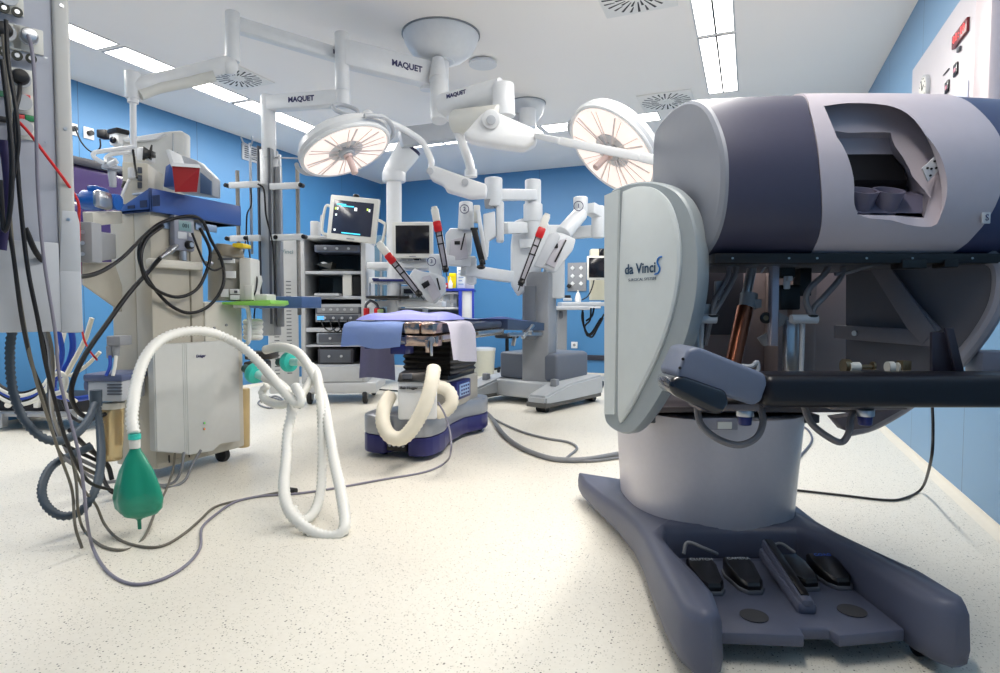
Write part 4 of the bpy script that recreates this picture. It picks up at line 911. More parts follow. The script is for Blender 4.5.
# ================= OPERATING TABLE
TM = frame(-.60, 3.62, math.radians(17))   # x right, y along the table away from us
tb = thing('operating_table', 'operating table on a silver and navy base with black bellows column', 'operating table', None, TM)
SILV = mat('silver table shell', (158, 162, 170), .3, .4); NAVYB = mat('navy base skirt', (44, 44, 104), .35)
tpl = [(-.27, .06), (-.22, -.0), (-.1, -.02), (-.06, .06), (.04, .04), (.07, -.03), (.14, -.03), (.2, .03), (.21, .2), (.17, .36), (.16, .55), (.17, .72), (.23, .85), (.23, .98), (.17, 1.04), (-.17, 1.04), (-.25, .98), (-.25, .85), (-.18, .72), (-.16, .55), (-.2, .36), (-.28, .2)]
q = smoothp(tpl, 2)
m = MB(TM); m.prism([V((x, y, .03)) for x, y in q], (0, 0, .11), .008); bs = m.build('base', NAVYB, tb)
m = MB(TM); m.prism([V((x, y, .14)) for x, y in q], (0, 0, .12), .016); m.build('base_shell', SILV, tb)
m = MB(TM); m.b2(-.08, -.015, .05, .05, .06, .13, .006); sk = m.build('socket_panel', BLACK, bs)
m = MB(TM)
for x in (-.06, -.03, 0, .03): m.cyl((x, -.02, .085), (x, -.01, .085), .009, seg=10)
m.build('connector', GREY, sk)
for (x, y) in ((-.16, .1), (.1, .1), (-.17, .94), (.17, .96)):
    m = MB(TM); m.cyl((x-.02, y, .04), (x+.02, y, .04), .04); m.build('caster', RUBBER, tb)
m = MB(TM); m.prism([V(p) for p in ((-.17, .34, .24), (.17, .34, .24), (.17, .95, .24), (-.17, .95, .24))], (0, 0, .20), .02); m.build('pedestal', mat('warm silver pedestal', (186, 180, 168), .35, .3), tb)
m = MB(TM)
m.b2(-.15, .38, .40, .16, .9, .47, .01); m.build('column_collar', BLACK, tb)
bel = []
for i in range(15):
    z = .46+i*.018; s_ = .43+(.02 if i % 2 else -.012)
    bel.append([V((x*s_/.5, .62+(y)*s_/.5, z)) for x, y in ((-.19, -.25), (.19, -.25), (.21, -.2), (.21, .25), (-.19, .27), (-.21, .2), (-.21, -.2))])
m = MB(TM); m.loft(bel); m.build('bellows', mat('black bellows rubber', (20, 20, 24), .45), tb, flat_ if False else None)
m = MB(TM); m.b2(.17, .36, .31, .23, .62, .43, .008); cp = m.build('control_box', NAVY, tb)
m = MB(TM); m.b2(.228, .40, .33, .236, .58, .41, .004); k_ = m.build('keypad', mat('pale blue keypad', (150, 178, 216), .35), cp)
m = MB(TM)
for i in range(3):
    for j in range(4): m.b2(.235, .42+j*.04, .34+i*.024, .239, .44+j*.04, .352+i*.024, .001)
m.build('key', NAVY, k_)
# top sections
m = MB(TM); m.b2(-.25, .1, .70, .25, 1.35, .75, .01); m.b2(-.2, .0, .70, .2, .12, .735, .006); m.build('table_frame', mat('champagne steel', (196, 182, 160), .25, .9), tb)
m = MB(TM); m.b2(-.26, .02, .755, .24, .62, .81, .02); m.b2(-.26, .63, .755, .25, 1.3, .81, .02); m.build('mattress', mat('slate mattress', (50, 58, 76), .5), tb)
m = MB(TM); m.b2(-.275, .08, .72, -.262, .7, .745, .003); m.b2(.262, .02, .72, .275, .6, .745, .003); m.b2(.262, .66, .72, .275, 1.25, .745, .003); m.build('side_rail', STEEL, tb)
m = MB(TM); m.bar((.19, -.04, .79), (.19, .5, .79), .05, .07, .008); m.b2(.06, -.06, .755, .16, .1, .825, .01); m.b2(.17, -.07, .755, .25, .08, .82, .012); m.b2(.06, -.05, .685, .26, .04, .745, .004); m.b2(.2, -.07, .65, .225, -.03, .72, .003); m.build('head_clamp', mat('rosy chrome', (190, 168, 156), .18, 1), tb)
m = MB(TM); m.cyl((.235, -.06, .72), (.235, -.02, .72), .02); m.b2(.229, -.07, .63, .24, -.05, .71, .003); m.build('clamp_lever', STEEL, tb)
m = MB(TM); m.b2(-.06, .0, .63, .04, .12, .69, .006); m.cyl((-.22, .02, .66), (-.22, .02, .7), .02); m.build('clamp', NAVY, tb)
# leg sections behind
for (x0, x1, dz, la) in ((-.2, .02, .0, 0), (.04, .27, .0, 1)):
    m = MB(TM); m.loft([[V((x0, 1.38, .74)), V((x1, 1.38, .74)), V((x1, 1.38, .82)), V((x0, 1.38, .82))], [V((x0+.05*la, 2.25, .70)), V((x1+.1*la, 2.25, .70)), V((x1+.1*la, 2.25, .77)), V((x0+.05*la, 2.25, .77))]]); m.build('leg_rest', mat('slate blue leg pad', (54, 68, 92), .5), tb)
m = MB(TM); m.bar((.3, 1.3, .70), (.36, 2.2, .67), .015, .03, .002); m.bar((.32, 1.65, .66), (.36, 1.85, .76), .03, .02, .002); m.bar((.3, 1.5, .71), (.28, 1.5, .60), .02, .03, .002); m.cyl((.34, 1.75, .70), (.38, 1.75, .70), .02); m.build('leg_rail', STEEL, tb)
# drapes
def cloth(name, label, fx, nu, nv, m_, cat='drape', th=.004):
    b = MB(); k_ = bmesh.new(); g = [[k_.verts.new(fx(i/nu, j/nv)) for j in range(nv+1)] for i in range(nu+1)]
    for i in range(nu):
        for j in range(nv): k_.faces.new((g[i][j], g[i+1][j], g[i+1][j+1], g[i][j+1]))
    r_ = bmesh.ops.solidify(k_, geom=k_.faces[:], thickness=th); b.merge(k_)
    return b.build(name, m_, None, label, cat, ang=80)
def tl(x, y, z): return TM @ V((x, y, z))
DRB = mat('blue drape cloth', (146, 172, 224), .8, bump=.15, scale=60); DRP = mat('pale lilac drape cloth', (232, 230, 242), .8, bump=.15, scale=60); DRG = mat('grey violet drape cloth', (150, 148, 176), .8, bump=.15, scale=60)
def path(l, t_):
    L = [0]
    for a, b in zip(l, l[1:]): L.append(L[-1]+(b-a).length)
    s_ = t_*L[-1]
    for i in range(len(l)-1):
        if s_ <= L[i+1] or i == len(l)-2: return l[i].lerp(l[i+1], (s_-L[i])/(L[i+1]-L[i]))
def d1(u, v):
    l = [tl(-.30, .5+.0, .70), tl(-.295, .5, .79), tl(-.26, .5, .822), tl(.24, .5, .822)]
    # front hanging drape: u across, v from back edge over the front edge and down
    x = -.335+.385*u; 
    pz = [V((x, .66, .823)), V((x, .02, .823)), V((x, -.05, .815)), V((x+.004*sin(u*14), -.07, .78)), V((x-.01+.01*sin(u*9), -.075, .675+.006*sin(u*7)))]
    p = path(pz, v); return TM @ (p+V((0, .006*sin(u*11+v*5), .003*sin(u*9+v*12))))
cloth('drape', 'blue cloth hanging over the head end of the operating table', d1, 24, 30, DRB)
def d2(u, v):
    y = .06+.42*u
    pz = [V((-.1, y, .825)), V((.24, y, .825)), V((.285, y, .815)), V((.30+.012*sin(u*8), y, .76)), V((.305+.02*sin(u*8+1), y+.03*u, .60-.05*u))]
    p = path(pz, v); return TM @ (p+V((0, 0, .002*sin(u*9+v*12))))
cloth('drape', 'pale lilac cloth hanging down the right side of the operating table', d2, 24, 30, DRP)
def d3(u, v):
    x = -.46+.24*u
    return TM @ V((x-.03*v*(1-u), .36+.012*sin(u*9)+.02*v, .68-.25*v+.01*sin(u*4)))
cloth('drape', 'grey violet cloth hanging below the head end of the operating table', d3, 16, 12, DRG)
def d4(u, v):
    return TM @ V((-.15+.42*u, .95+1.25*v, .832-.05*max(0, v-.3)+.008*sin(u*7+v*5)))
cloth('drape', 'thin pale blue sheet lying on the far leg sections', d4, 16, 24, mat('pale blue sheet', (168, 182, 226), .8))
# folded pillow-like drape on the head end
k_ = bmesh.new(); n1, n2 = 40, 20; top = []
def pil(u, v, s_):
    x = (u-.5)*.56-.035; y = (v-.5)*.42
    ed = max(0, 1-abs(2*u-1)**3.2)*max(0, 1-abs(2*v-1)**3)
    z = .832+(.048*ed**.33+.009*sin(u*13+v*4)*ed+.006*sin(v*17-u*7)*ed)*(1 if s_ else 0)
    return TM @ V((x+.01*sin(v*9)-.015, y+.28, z))
ga = [[k_.verts.new(pil(i/n1, j/n2, 1)) for j in range(n2+1)] for i in range(n1+1)]
gb = [[k_.verts.new(pil(i/n1, j/n2, 0)) for j in range(n2+1)] for i in range(n1+1)]
for i in range(n1):
    for j in range(n2):
        k_.faces.new((ga[i][j], ga[i+1][j], ga[i+1][j+1], ga[i][j+1])); k_.faces.new((gb[i][j+1], gb[i+1][j+1], gb[i+1][j], gb[i][j]))
bmesh.ops.remove_doubles(k_, verts=k_.verts[:], dist=.0008)
b = MB(); b.merge(k_); b.build('pillow', mat('violet blue pillow cloth', (142, 146, 216), .75, bump=.1, scale=60), None, 'soft violet blue covered pillow on the head end of the operating table', 'pillow', ang=80)
# warming unit with hose
wu = thing('patient_warmer', 'white patient warming unit with black top standing on the table base', 'warming unit', P(418, 418, 3.5))
m = MB(); pbox(m, 398, 381, 437, 420, 3.40, .18, .012, -.1); wc = m.build('case', WHITE, wu)
m = MB(); m.prism(pts((399, 373, 3.42), (434, 372, 3.42), (437, 381, 3.38), (397, 382, 3.38)), FW*.17, .006); m.build('top_panel', BLACK, wu)
m = MB(); pbox(m, 399, 386, 436, 389, 3.385, .02, .002, -.1); m.build('stripe', GREY, wc); text('Bair Hugger', P(409, 388, 3.375), RT, UPZ, .02, BLACK, wc, bold=.0008)
m = MB(); pbox(m, 402, 374, 412, 379, 3.385, .03, .002, -.1); m.build('display', DGREY, wc)
wire('air_hose', pts((434, 368, 3.42), (431, 385, 3.34), (425, 405, 3.3), (414, 426, 3.28), (402, 438, 3.28), (390, 436, 3.3), (383, 423, 3.34), (384, 408, 3.4), (390, 396, 3.5)), .04, HOSEC, None, root=wu, rib=.022, amp=.05, ms=14)
wire('air_hose', pts((430, 388, 3.6), (440, 387, 3.62), (449, 392, 3.62), (452, 402, 3.6), (446, 410, 3.6), (436, 413, 3.6)), .04, HOSEC, None, root=wu, rib=.022, amp=.05, ms=14)
wire('lead', [P(438, 402, 3.36), P(445, 415, 3.34), P(450, 432, 3.3), P(451, 450, 3.2), G(446, 462, .02), G(425, 472, .006), G(380, 480, .006), G(330, 489, .006), G(293, 494, .006), G(262, 496, .006), G(235, 502, .006), G(215, 515, .006), G(202, 528, .006), G(200, 548, .006), G(185, 566, .006), G(160, 580, .006), G(132, 584, .006), G(108, 572, .006), G(93, 548, .02), P(87, 520, 2.1), P(84, 490, 2.08), P(78, 450, 2.06), P(60, 380, 2.04), P(55, 330, 2.0), P(44, 260, 1.97), P(38, 190, 1.95), P(36, 120, 1.93), P(34, 70, 1.92), P(31, 45, 1.93), P(28, 36, 1.97)], .0055, mat('lilac grey cable', (128, 126, 140), .45), 'long grey cable from a silver socket plug along the floor to the warming unit')
# ================= VISION TOWER
tw = thing('vision_tower', 'grey wheeled equipment tower with shelves of video units and a perforated side panel', 'equipment tower', P(330, 395, 5.9))
TG = mat('tower grey', (186, 188, 190), .4)
VM = frame(-1.87, 5.72, math.radians(-4), 0)    # front-left corner of the rack
def px2l(px): pass
W0 = 5.72; sx_ = W0/F
def tv(x): return (x-301)*sx_   # pixel column -> local x
def th_(y): return .9+(309-y)*sx_ # pixel row -> height
MB_ = lambda: MB(VM)
z0, z1 = .19, th_(236)
m = MB_(); m.b2(0, .0, z0, .045, .62, z1, .012); m.b2(tv(361), 0, z0, tv(366), .62, z1-.03, .008); m.build('side_frame', TG, tw)
m = MB_(); m.b2(tv(299), -.01, z1-.03, tv(367), .62, z1, .008); m.build('top', TG, tw)
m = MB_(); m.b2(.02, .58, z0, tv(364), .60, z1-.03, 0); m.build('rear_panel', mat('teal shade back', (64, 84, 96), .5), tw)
m = MB_(); m.b2(.02, -.03, th_(394), tv(376), .66, th_(383), .02); m.b2(.02, -.01, z0+.02, tv(362), .6, th_(367), .01); m.build('base', TG, tw)
for (y, tt) in ((271, 3), (296, 3), (304, 3), (328, 4), (345, 2), (365, 3)):
    m = MB_(); m.b2(.04, .01, th_(y+tt), tv(362), .6, th_(y), .003); m.build('shelf', LGREY, tw)
for (x, y) in ((tv(312)-.03, .02), (tv(364), .02), (.05, .6), (tv(364), .6)):
    m = MB_(); m.cyl((x-.02, y, .07), (x+.02, y, .07), .07, r=.01); cw = m.build('caster', RUBBER, tw)
    m = MB_(); m.cyl((x-.025, y, .07), (x+.025, y, .07), .03); m.b2(x-.03, y-.03, .08, x+.03, y+.06, .16, .01); m.build('fork', GREY, cw)
# perforated side
SM = VM @ Matrix.Translation(V((-.02, 0, 0))) @ Matrix.Rotation(math.radians(180+28), 4, 'Z')
m = MB(SM); z1s = th_(240); m.b2(0, -.02, .12, .27, .02, z1s, .015); m.mi = 1
for cx in (.09, .2):
    for k in range(26): m.b2(cx-.022, .019, .3+k*.034, cx+.022, .022, .308+k*.034, 0)
sp = m.build('side_panel', [mat('pale perforated panel', (198, 200, 200), .45), DGREY], tw)
lx = (SM.to_3x3() @ V((1, 0, 0))); text('da Vinci', SM @ V((.13, .024, z1s-.12)), -lx, UPZ, .055, mat('teal logo print', (90, 130, 140), .4), sp)
# units in the tower
def unit_(y0, y1, x0, x1, m_, name, label, cat, knobs=0, scr=None, dep=.45, inset=.02):
    t_ = thing(name, label, cat, VM @ V((tv((x0+x1)/2), .2, th_(y1))))
    a = MB_(); a.b2(tv(x0), inset, th_(y1), tv(x1), inset+dep, th_(y0), .006); a.build('case', m_, t_)
    a = MB_(); a.b2(tv(x0)+.02, inset-.006, th_(y1)+.01, tv(x1)-.02, inset, th_(y0)-.01, .002); fp = a.build('front_panel', DGREY if m_ is not DGREY else GREY, t_)
    for k in range(knobs):
        x = tv(x0)+.05+(tv(x1)-tv(x0)-.1)*(k+.5)/knobs; a = MB_(); a.cyl((x, inset-.025, th_((y0+y1)/2)), (x, inset-.005, th_((y0+y1)/2)), .012, seg=10); a.build('knob', LGREY, fp)
    if scr: a = MB_(); a.b2(tv(x0+scr[0]), inset-.01, th_(y0+scr[3]), tv(x0+scr[2]), inset-.005, th_(y0+scr[1]), 0); a.build('display', mat('lit blue display', (90, 170, 230), .3, emis=.6), fp)
    return t_
unit_(245, 252, 315, 360, mat('slate unit', (92, 100, 120), .4), 'video_processor', 'slate blue processor at the top of the equipment tower', 'video unit', 3)
unit_(305, 314, 315, 360, DGREY, 'camera_controller', 'dark camera control unit in the middle of the equipment tower', 'video unit', 5)
unit_(314, 322, 315, 360, GREY, 'illuminator', 'grey illuminator with knobs and blue display in the tower', 'video unit', 4, (2, 2, 9, 6))
unit_(333, 344, 316, 360, mat('silver unit', (150, 156, 164), .35, .3), 'focus_controller', 'silver unit with two dark round ports in the tower', 'video unit', 2)
unit_(349, 364, 317, 352, mat('black grey unit', (50, 48, 56), .5), 'power_unit', 'black unit on the lowest tower shelf', 'video unit', 2)
t_ = thing('paper_stack', 'loose papers and manual on the upper tower shelf', 'papers', VM @ V((tv(325), .1, th_(271))))
m = MB_(); m.b2(tv(322), .05, th_(271), tv(352), .4, th_(269), .002); m.prism([V((tv(316), .05, th_(264))), V((tv(330), .05, th_(269))), V((tv(332), .05, th_(262))), V((tv(326), .05, th_(263)))], (0, .2, 0)); m.build('folder', mat('dark folder', (60, 62, 60), .6), t_)
m = MB_(); m.prism([V((tv(319), .1, th_(262))), V((tv(330), .1, th_(268))), V((tv(331), .1, th_(264))), V((tv(322), .1, th_(261)))], (0, .15, 0)); m.build('sheet', WHITE, t_)
t_ = thing('cpu_unit', 'pale upright unit with dark side on the middle tower shelf', 'video unit', VM @ V((tv(348), .1, th_(296))))
m = MB_(); m.b2(tv(342), .04, th_(296), tv(351), .45, th_(274), .006); m.build('case', OFFW, t_); m = MB_(); m.b2(tv(351), .06, th_(295), tv(360), .4, th_(275), .004); m.build('dark_module', BLACK, t_)
m = MB_(); m.b2(tv(328), .25, th_(296), tv(341), .45, th_(276), .004); m.build('speaker_module', mat('dark teal module', (38, 56, 66), .5), t_)
t_ = thing('keyboard', 'grey keyboard pulled out on the middle tower shelf', 'keyboard', VM @ V((tv(325), -.02, th_(296))))
m = MB_(); m.b2(tv(316), -.05, th_(296), tv(340), .12, th_(293.5), .004); kb_ = m.build('case', LGREY, t_); m = MB_()
for i in range(10):
    for j in range(3): m.b2(tv(317+i*2.2), -.04+j*.05, th_(293.4), tv(318.6+i*2.2), -.005+j*.05, th_(292.9), 0)
m.build('keys', DGREY, kb_)
for i in range(4): wire('cable', [VM @ V((tv(320+i*9), .03, th_(318))), VM @ V((tv(324+i*8), -.03, th_(326))), VM @ V((tv(330+i*7), -.03, th_(331+i))), VM @ V((tv(336+i*6), .02, th_(327)))], .006, CABLEK, 'black lead looping across the front of the equipment tower', group='leads on the front of the tower')
# swivel post + monitor
m = MB(); pbox(m, 310, 221, 318, 240, 5.75, .1, .01); m.tube(pts((322, 215, 5.7), (321, 226, 5.7), (324, 234, 5.7), (328, 236, 5.7)), .012); m.build('monitor_post', TG, tw)
SCT = mat('tower screen glass', (52, 56, 72), .15)
t_, s_, MM, wd, h = monitor('tilted touch monitor with cyan icons on top of the equipment tower', 327, 197, 378, 241, 5.6, .15, OFFW, .09, SCT, .11, tilt=.12)
ICY = mat('cyan lit icons', (70, 200, 235), .4, emis=1.0); ICW = mat('white lit icons', (230, 235, 240), .4, emis=.8); ICG = mat('yellow green lit icons', (190, 220, 90), .4, emis=.8)
def ic(x, z, w_, hh_, m_):
    a = MB(MM); a.b2(x*wd-w_/2, -.0055, z*h-hh_/2, x*wd+w_/2, -.004, z*h+hh_/2, 0); a.build('screen_icon', m_, s_)
for (x, z, w_, hh_, m_) in ((-.25, .30, .09, .012, ICY), (-.12, .27, .12, .01, ICY), (.05, .22, .025, .03, ICW), (-.36, .2, .014, .022, ICG), (-.32, .2, .014, .022, ICW), (.29, .24, .014, .02, ICG), (.33, .22, .014, .024, ICW), (-.34, .06, .016, .018, ICW), (-.34, -.28, .018, .018, ICW), (.0, -.33, .18, .01, ICY)): ic(x, z, w_, hh_, m_)
m = MB(MM); m.tube([V((wd*.48, .03, .02)), V((wd*.6, .02, .0)), V((wd*.66, .02, -.03)), V((wd*.64, .02, -.18))], .014); m.tube([V((-wd*.5, .03, .1)), V((-wd*.6, .02, .08)), V((-wd*.62, .02, -.14)), V((-wd*.52, .03, -.16))], .013); m.build('handle', OFFW, t_)
m = MB(MM); m.sph((0, .03, h/2+.012), .025, (1.3, 1, .7)); m.build('camera_knob', BLACK, t_)
# tall grey cabinet panel behind the tower
t_ = thing('wall_cabinet', 'slate teal tall cabinet edge behind the equipment tower', 'cabinet', BY(372, 330, 7.0))
m = MB(); pbox(m, 366, 236, 384, 378, 7.0, .5, .01); m.build('body', mat('slate teal cabinet', (86, 118, 140), .4), t_); m = MB(); pbox(m, 380, 240, 382, 376, 6.98, .03, .004); m.build('door_edge', GREY, t_)
# ================= THINGS AT THE FAR WALL
bc = thing('shelf_cabinet', 'white shelf cabinet with blue edges against the end wall', 'cabinet', P(452, 345, 7.4))
BED = mat('royal blue edging', (36, 60, 178), .4)
m = MB(); pbox(m, 462, 291, 472.5, 352, 7.3, .5, .004); pbox(m, 405, 291, 462, 352, 7.75, .03, .002); pbox(m, 405, 292, 461, 294, 7.32, .45, .001); m.build('body', mat('white cabinet board', (222, 224, 226), .45), bc)
m = MB(); pbox(m, 458.5, 289.5, 462, 353, 7.28, .05, .003); pbox(m, 472, 289.5, 474, 353, 7.29, .05, .003); pbox(m, 405, 288.5, 474, 291, 7.28, .5, .003); m.build('edge_trim', BED, bc)
for y in (307, 320.5, 333): m = MB(); pbox(m, 405, y, 459, y+2.2, 7.32, .42, .002); m.build('shelf', WHITE, bc)
for (x0, x1) in ((406, 430), (436, 458)): m = MB(); pbox(m, x0, 317.5, x1, 320.5, 7.33, .35, .003); m.build('storage_tray', BED, None, 'royal blue tray on the lower cabinet shelf' + (' at the left' if x0 < 410 else ' at the right'), 'tray')
for i, (x, w_, h_, c_) in enumerate(((437, 3, 10, (220, 224, 226)), (441, 3, 12, (236, 236, 236)), (444.5, 2.5, 11, (200, 208, 216)), (448, 3, 12, (190, 198, 208)), (452, 2, 13, (226, 228, 230)), (455, 2.5, 12, (168, 178, 190)))):
    t_ = thing('packet', 'white sterile packet standing on the upper cabinet shelf, ' + ['leftmost', 'second from left', 'third from left', 'third from right', 'second from right', 'rightmost'][i], 'packet', P(x, 307, 7.4), group='packets on the cabinet shelf')
    m = MB(); m.bar(P(x, 307, 7.4), P(x+(i % 3-1)*.8, 307-h_, 7.45), w_*.02, .04, .003, up=FW); m.build('body', mat('packet white %d' % i, c_, .5), t_); m = MB(); pbox(m, x-1, 300, x+1, 303, 7.35, .01, 0); m.build('label', LGREY, t_)
t_ = thing('sharps_bin', 'bright yellow sharps bin on top of the shelf cabinet', 'sharps bin', P(452, 289, 7.4))
m = MB(); m.loft([[P(x, y, w_) for x, y, w_ in ((448, 288, 7.35), (456, 288, 7.35), (456, 288, 7.5), (448, 288, 7.5))], [P(x, y, w_) for x, y, w_ in ((447.5, 276, 7.34), (456.5, 276, 7.34), (456.5, 276, 7.52), (447.5, 276, 7.52))]]); m.build('body', mat('yellow plastic', (238, 214, 20), .4), t_)
m = MB(); pbox(m, 449, 273, 456, 276, 7.36, .12, .01); m.build('lid', mat('yellow plastic', (0, 0, 0)), t_)
t_ = thing('bottle', 'small white bottle with nozzle before the yellow bin', 'bottle', P(450.5, 289, 7.25)); p = P(450.5, 288.5, 7.28)
m = MB(); m.lathe([(.024, 0), (.026, .06), (.012, .09), (.008, .1)], p); m.build('body', WHITE, t_); m = MB(); m.cyl(p+UPZ*.1, p+UPZ*.14, .007, .003); m.build('nozzle', OFFW, t_)
t_ = thing('box', 'small red box before the yellow bin', 'box', P(446, 289, 7.25)); m = MB(); pbox(m, 444, 283, 448, 289, 7.3, .06, .004); m.build('body', mat('faded red box', (204, 60, 62), .5), t_); m = MB(); pbox(m, 445, 285, 447, 287, 7.295, .004, 0); m.build('label', WHITE, t_)
t_ = thing('box', 'tall white glove box beside the yellow sharps bin', 'box', P(461, 289, 7.35)); m = MB(); pbox(m, 457, 267, 465, 288, 7.34, .1, .004); bx_ = m.build('body', WHITE, t_)
m = MB()
for k in range(5): pbox(m, 458.5, 270+k*3.4, 463.5-(k % 2)*1.5, 271+k*3.4, 7.335, .004, 0)
m.build('print', mat('blue grey print', (130, 160, 200), .5), bx_)
m = MB(); pbox(m, 465, 270, 474, 289, 7.45, .08, .01); m.build('towel_dispenser', OFFW, None, 'pale dispenser block at the right end of the cabinet top', 'dispenser')
# glove / diamond panel, sockets, table, devices
t_ = thing('wall_panel', 'grey wall plate with six white diamond shaped outlets', 'wall panel', BY(577, 277, YB))
a = BY(568, 263, YB); b_ = BY(586.5, 291, YB); m = MB(); m.b2(a.x, YB-.02, b_.z, b_.x, YB, a.z, .003); pl_ = m.build('plate', GREY, t_)
for (x, y) in ((572.5, 268), (581, 268), (572.5, 276), (581, 276), (572.5, 283.5), (581, 283.5)):
    p = BY(x, y, YB-.025); m = MB(); m.box(p, (.045, .012, .045), .002, Matrix.Rotation(pi/4, 4, 'Y')); m.build('outlet', WHITE, pl_)
m = MB(); p = BY(569, 286, YB-.05); m.box(p, (.05, .05, .05), .008, Matrix.Rotation(pi/5, 4, 'Y')); m.build('plug', BLACK, t_)
for i, (x, y) in enumerate(((574.5, 345), (595, 305))):
    t_ = thing('wall_socket', ['white socket low on the end wall behind the robotic cart', 'white double socket just under the far bench top'][i], 'socket', BY(x, y, YB)); p = BY(x, y, YB)
    w_ = .045 if i == 0 else .08; m = MB(); m.b2(p.x-w_, YB-.012, p.z-.045, p.x+w_, YB, p.z+.045, .003); m.build('plate', WHITE, t_); m = MB(); m.cyl((p.x, YB-.014, p.z), (p.x, YB-.01, p.z), .02); m.build('outlet', GREY, t_)
wb = thing('wall_bench', 'pale grey bench top on a single post at the end wall', 'bench', P(562, 350, 7.2))
m = MB(); pbox(m, 562, 302, 608, 306, 7.2, .6, .01); pbox(m, 552, 306, 590, 310, 7.15, .3, .01); m.build('top', LGREY, wb); m = MB(); pbox(m, 557, 310, 567, 372, 7.25, .12, .01); m.build('post', GREY, wb); m = MB(); pbox(m, 559, 311, 563, 318, 7.22, .04, .01); m.build('latch', DGREY, wb)
t_ = thing('monitor_cart_unit', 'beige upright medical unit on the far bench', 'medical device', P(600, 300, 7.2)); m = MB(); pbox(m, 591, 249, 606, 300, 7.3, .15, .01); m.build('body', mat('beige unit', (206, 202, 180), .45), t_); m = MB(); pbox(m, 599, 248.5, 604, 258, 7.29, .03, .003); m.build('dark_panel', SCREEN, t_)
monitor('dark screened monitor in a pale frame above the far bench, beside the console cover', 587, 256, 609, 280, 7.1, .0, OFFW, .05, SCREEN, .08)
t_ = thing('bottle', 'white rounded dispenser bottle on the far bench', 'bottle', P(578, 301, 7.2)); m = MB(); m.lathe([(.035, 0), (.038, .04), (.022, .1), (.008, .12)], P(578, 302, 7.3)); m.build('body', WHITE, t_); m = MB(); m.sph(P(578, 291, 7.3), .012); m.build('cap', OFFW, t_)
t_ = thing('hand_scanner', 'small black device on the far bench beside the white bottle', 'device', P(568, 300, 7.2)); m = MB(); pbox(m, 565, 295, 571, 298, 7.25, .1, .01); m.build('body', BLACK, t_); m = MB(); pbox(m, 564, 298, 572, 301, 7.22, .12, .01); m.build('dock', LGREY, t_)
for i, l in enumerate((((583, 308), (582, 318), (585, 330), (588, 336), (594, 332), (600, 322), (604, 314)), ((591, 308), (590, 320), (585, 326), (586, 333), (592, 337), (598, 327), (603, 318)), ((594, 308), (592, 316), (586, 321)), ((583, 312), (584, 326), (590, 334), (601, 318)))):
    wire('cable', pts(*[(x, y, 7.5+i*.03) for x, y in l]), .012, CABLEK, 'black cable bunch drooping under the far bench', group='tangled cables under the far bench')
wire('cable', pts((594, 280, 7.15), (592, 288, 7.1), (588, 296, 7.1), (582, 300, 7.1)), .008, CABLEK, 'black lead from the far monitor to the bench top')
# white bin, stool
t_ = thing('waste_bin', 'round cream bin behind the table beside the robotic cart', 'bin', P(483, 372, 6.9)); m = MB(); m.lathe([(.13, 0), (.15, .3), (.155, .34), (.14, .36)], G(484, 376, 0)+C(0, .1, .0), seg=28); m.build('body', mat('cream bin', (216, 214, 198), .45), t_); m = MB(); m.lathe([(.157, .34), (.158, .37), (.1, .38), (0, .38)], G(484, 376, 0)+C(0, .1, .0), seg=28); m.build('lid', WHITE, t_)
t_ = thing('wheeled_stool', 'dark low wheeled stool behind the cream bin', 'stool', G(508, 372)); p = G(507, 374)
m = MB(); m.cyl(p+UPZ*.06, p+UPZ*.5, .025); m.build('pole', BLACK, t_); m = MB(); m.cyl(p+UPZ*.5, p+UPZ*.56, .17, r=.02); m.build('seat', mat('black seat vinyl', (24, 24, 28), .5), t_)
for k in range(5):
    a = 2*pi*k/5; e = p+V((.22*cos(a), .22*sin(a), .05)); m = MB(); m.bar(p+UPZ*.09, e+UPZ*.02, .03, .03, .005); lg = m.build('leg', BLACK, t_); m = MB(); m.cyl(e-UPZ*.025-V((.015, 0, 0)), e-UPZ*.025+V((.015, 0, 0)), .025); m.build('caster', RUBBER, lg)
for k, l in enumerate((((597, 385), (600, 380), (603, 384), (600, 390)), ((603, 382), (600, 387), (597, 381)))):
    wire('cable', [G(x, y, .012) for x, y in l], .012, CABLEK, 'black cable coil on the floor beside the console cover', group='coiled cable behind the cart foot')
# ================= SERVICE COLUMN (left foreground)
SVM = frame(-1.478, 2.05, math.radians(-42))
sv = thing('service_column', 'large grey ceiling service column with sockets and plugged cables at the left edge', 'service column', None, SVM @ Matrix.Translation(V((-.2, .2, .82))))
def SPt(px, py, out=0.0):
    k = (px-500)/F; s = (2.05*k+1.478)/(.74-.67*k); w = 2.05+.67*s
    p = P(px, py, w); n = SVM.to_3x3() @ V((0, -1, 0)); return p+n*out
svx = SVM.to_3x3() @ V((1, 0, 0)); svn = SVM.to_3x3() @ V((0, -1, 0))
BODYB = mat('bluish grey column panel', (168, 172, 184), .45)
m = MB(SVM); m.b2(-.5, 0, .825, .004, .36, HC, .006); bd = m.build('panel', BODYB, sv)
m = MB(SVM); m.b2(.004, -.012, .825, .05, .37, HC, .01, 3); m.build('corner_post', mat('warm grey post paint', (190, 190, 188), .45), sv)
m = MB(SVM); m.b2(-.5, -.012, .825, .002, .0, 1.12, .004); m.b2(.0, -.014, .82, .062, .05, 1.03, .006)
m.prism([V((.0, -.013, 1.02)), V((.062, -.013, 1.02)), V((.062, -.013, 1.19)), V((.054, -.013, 1.23)), V((.012, -.013, 1.23))], (0, .03, 0), .004); m.build('lower_plate', LGREY, sv)
for z in (1.2, 1.5, 1.9): MB(SVM).cyl((.03, -.016, z), (.03, -.01, z), .006, seg=10).build('screw', STEEL, sv)
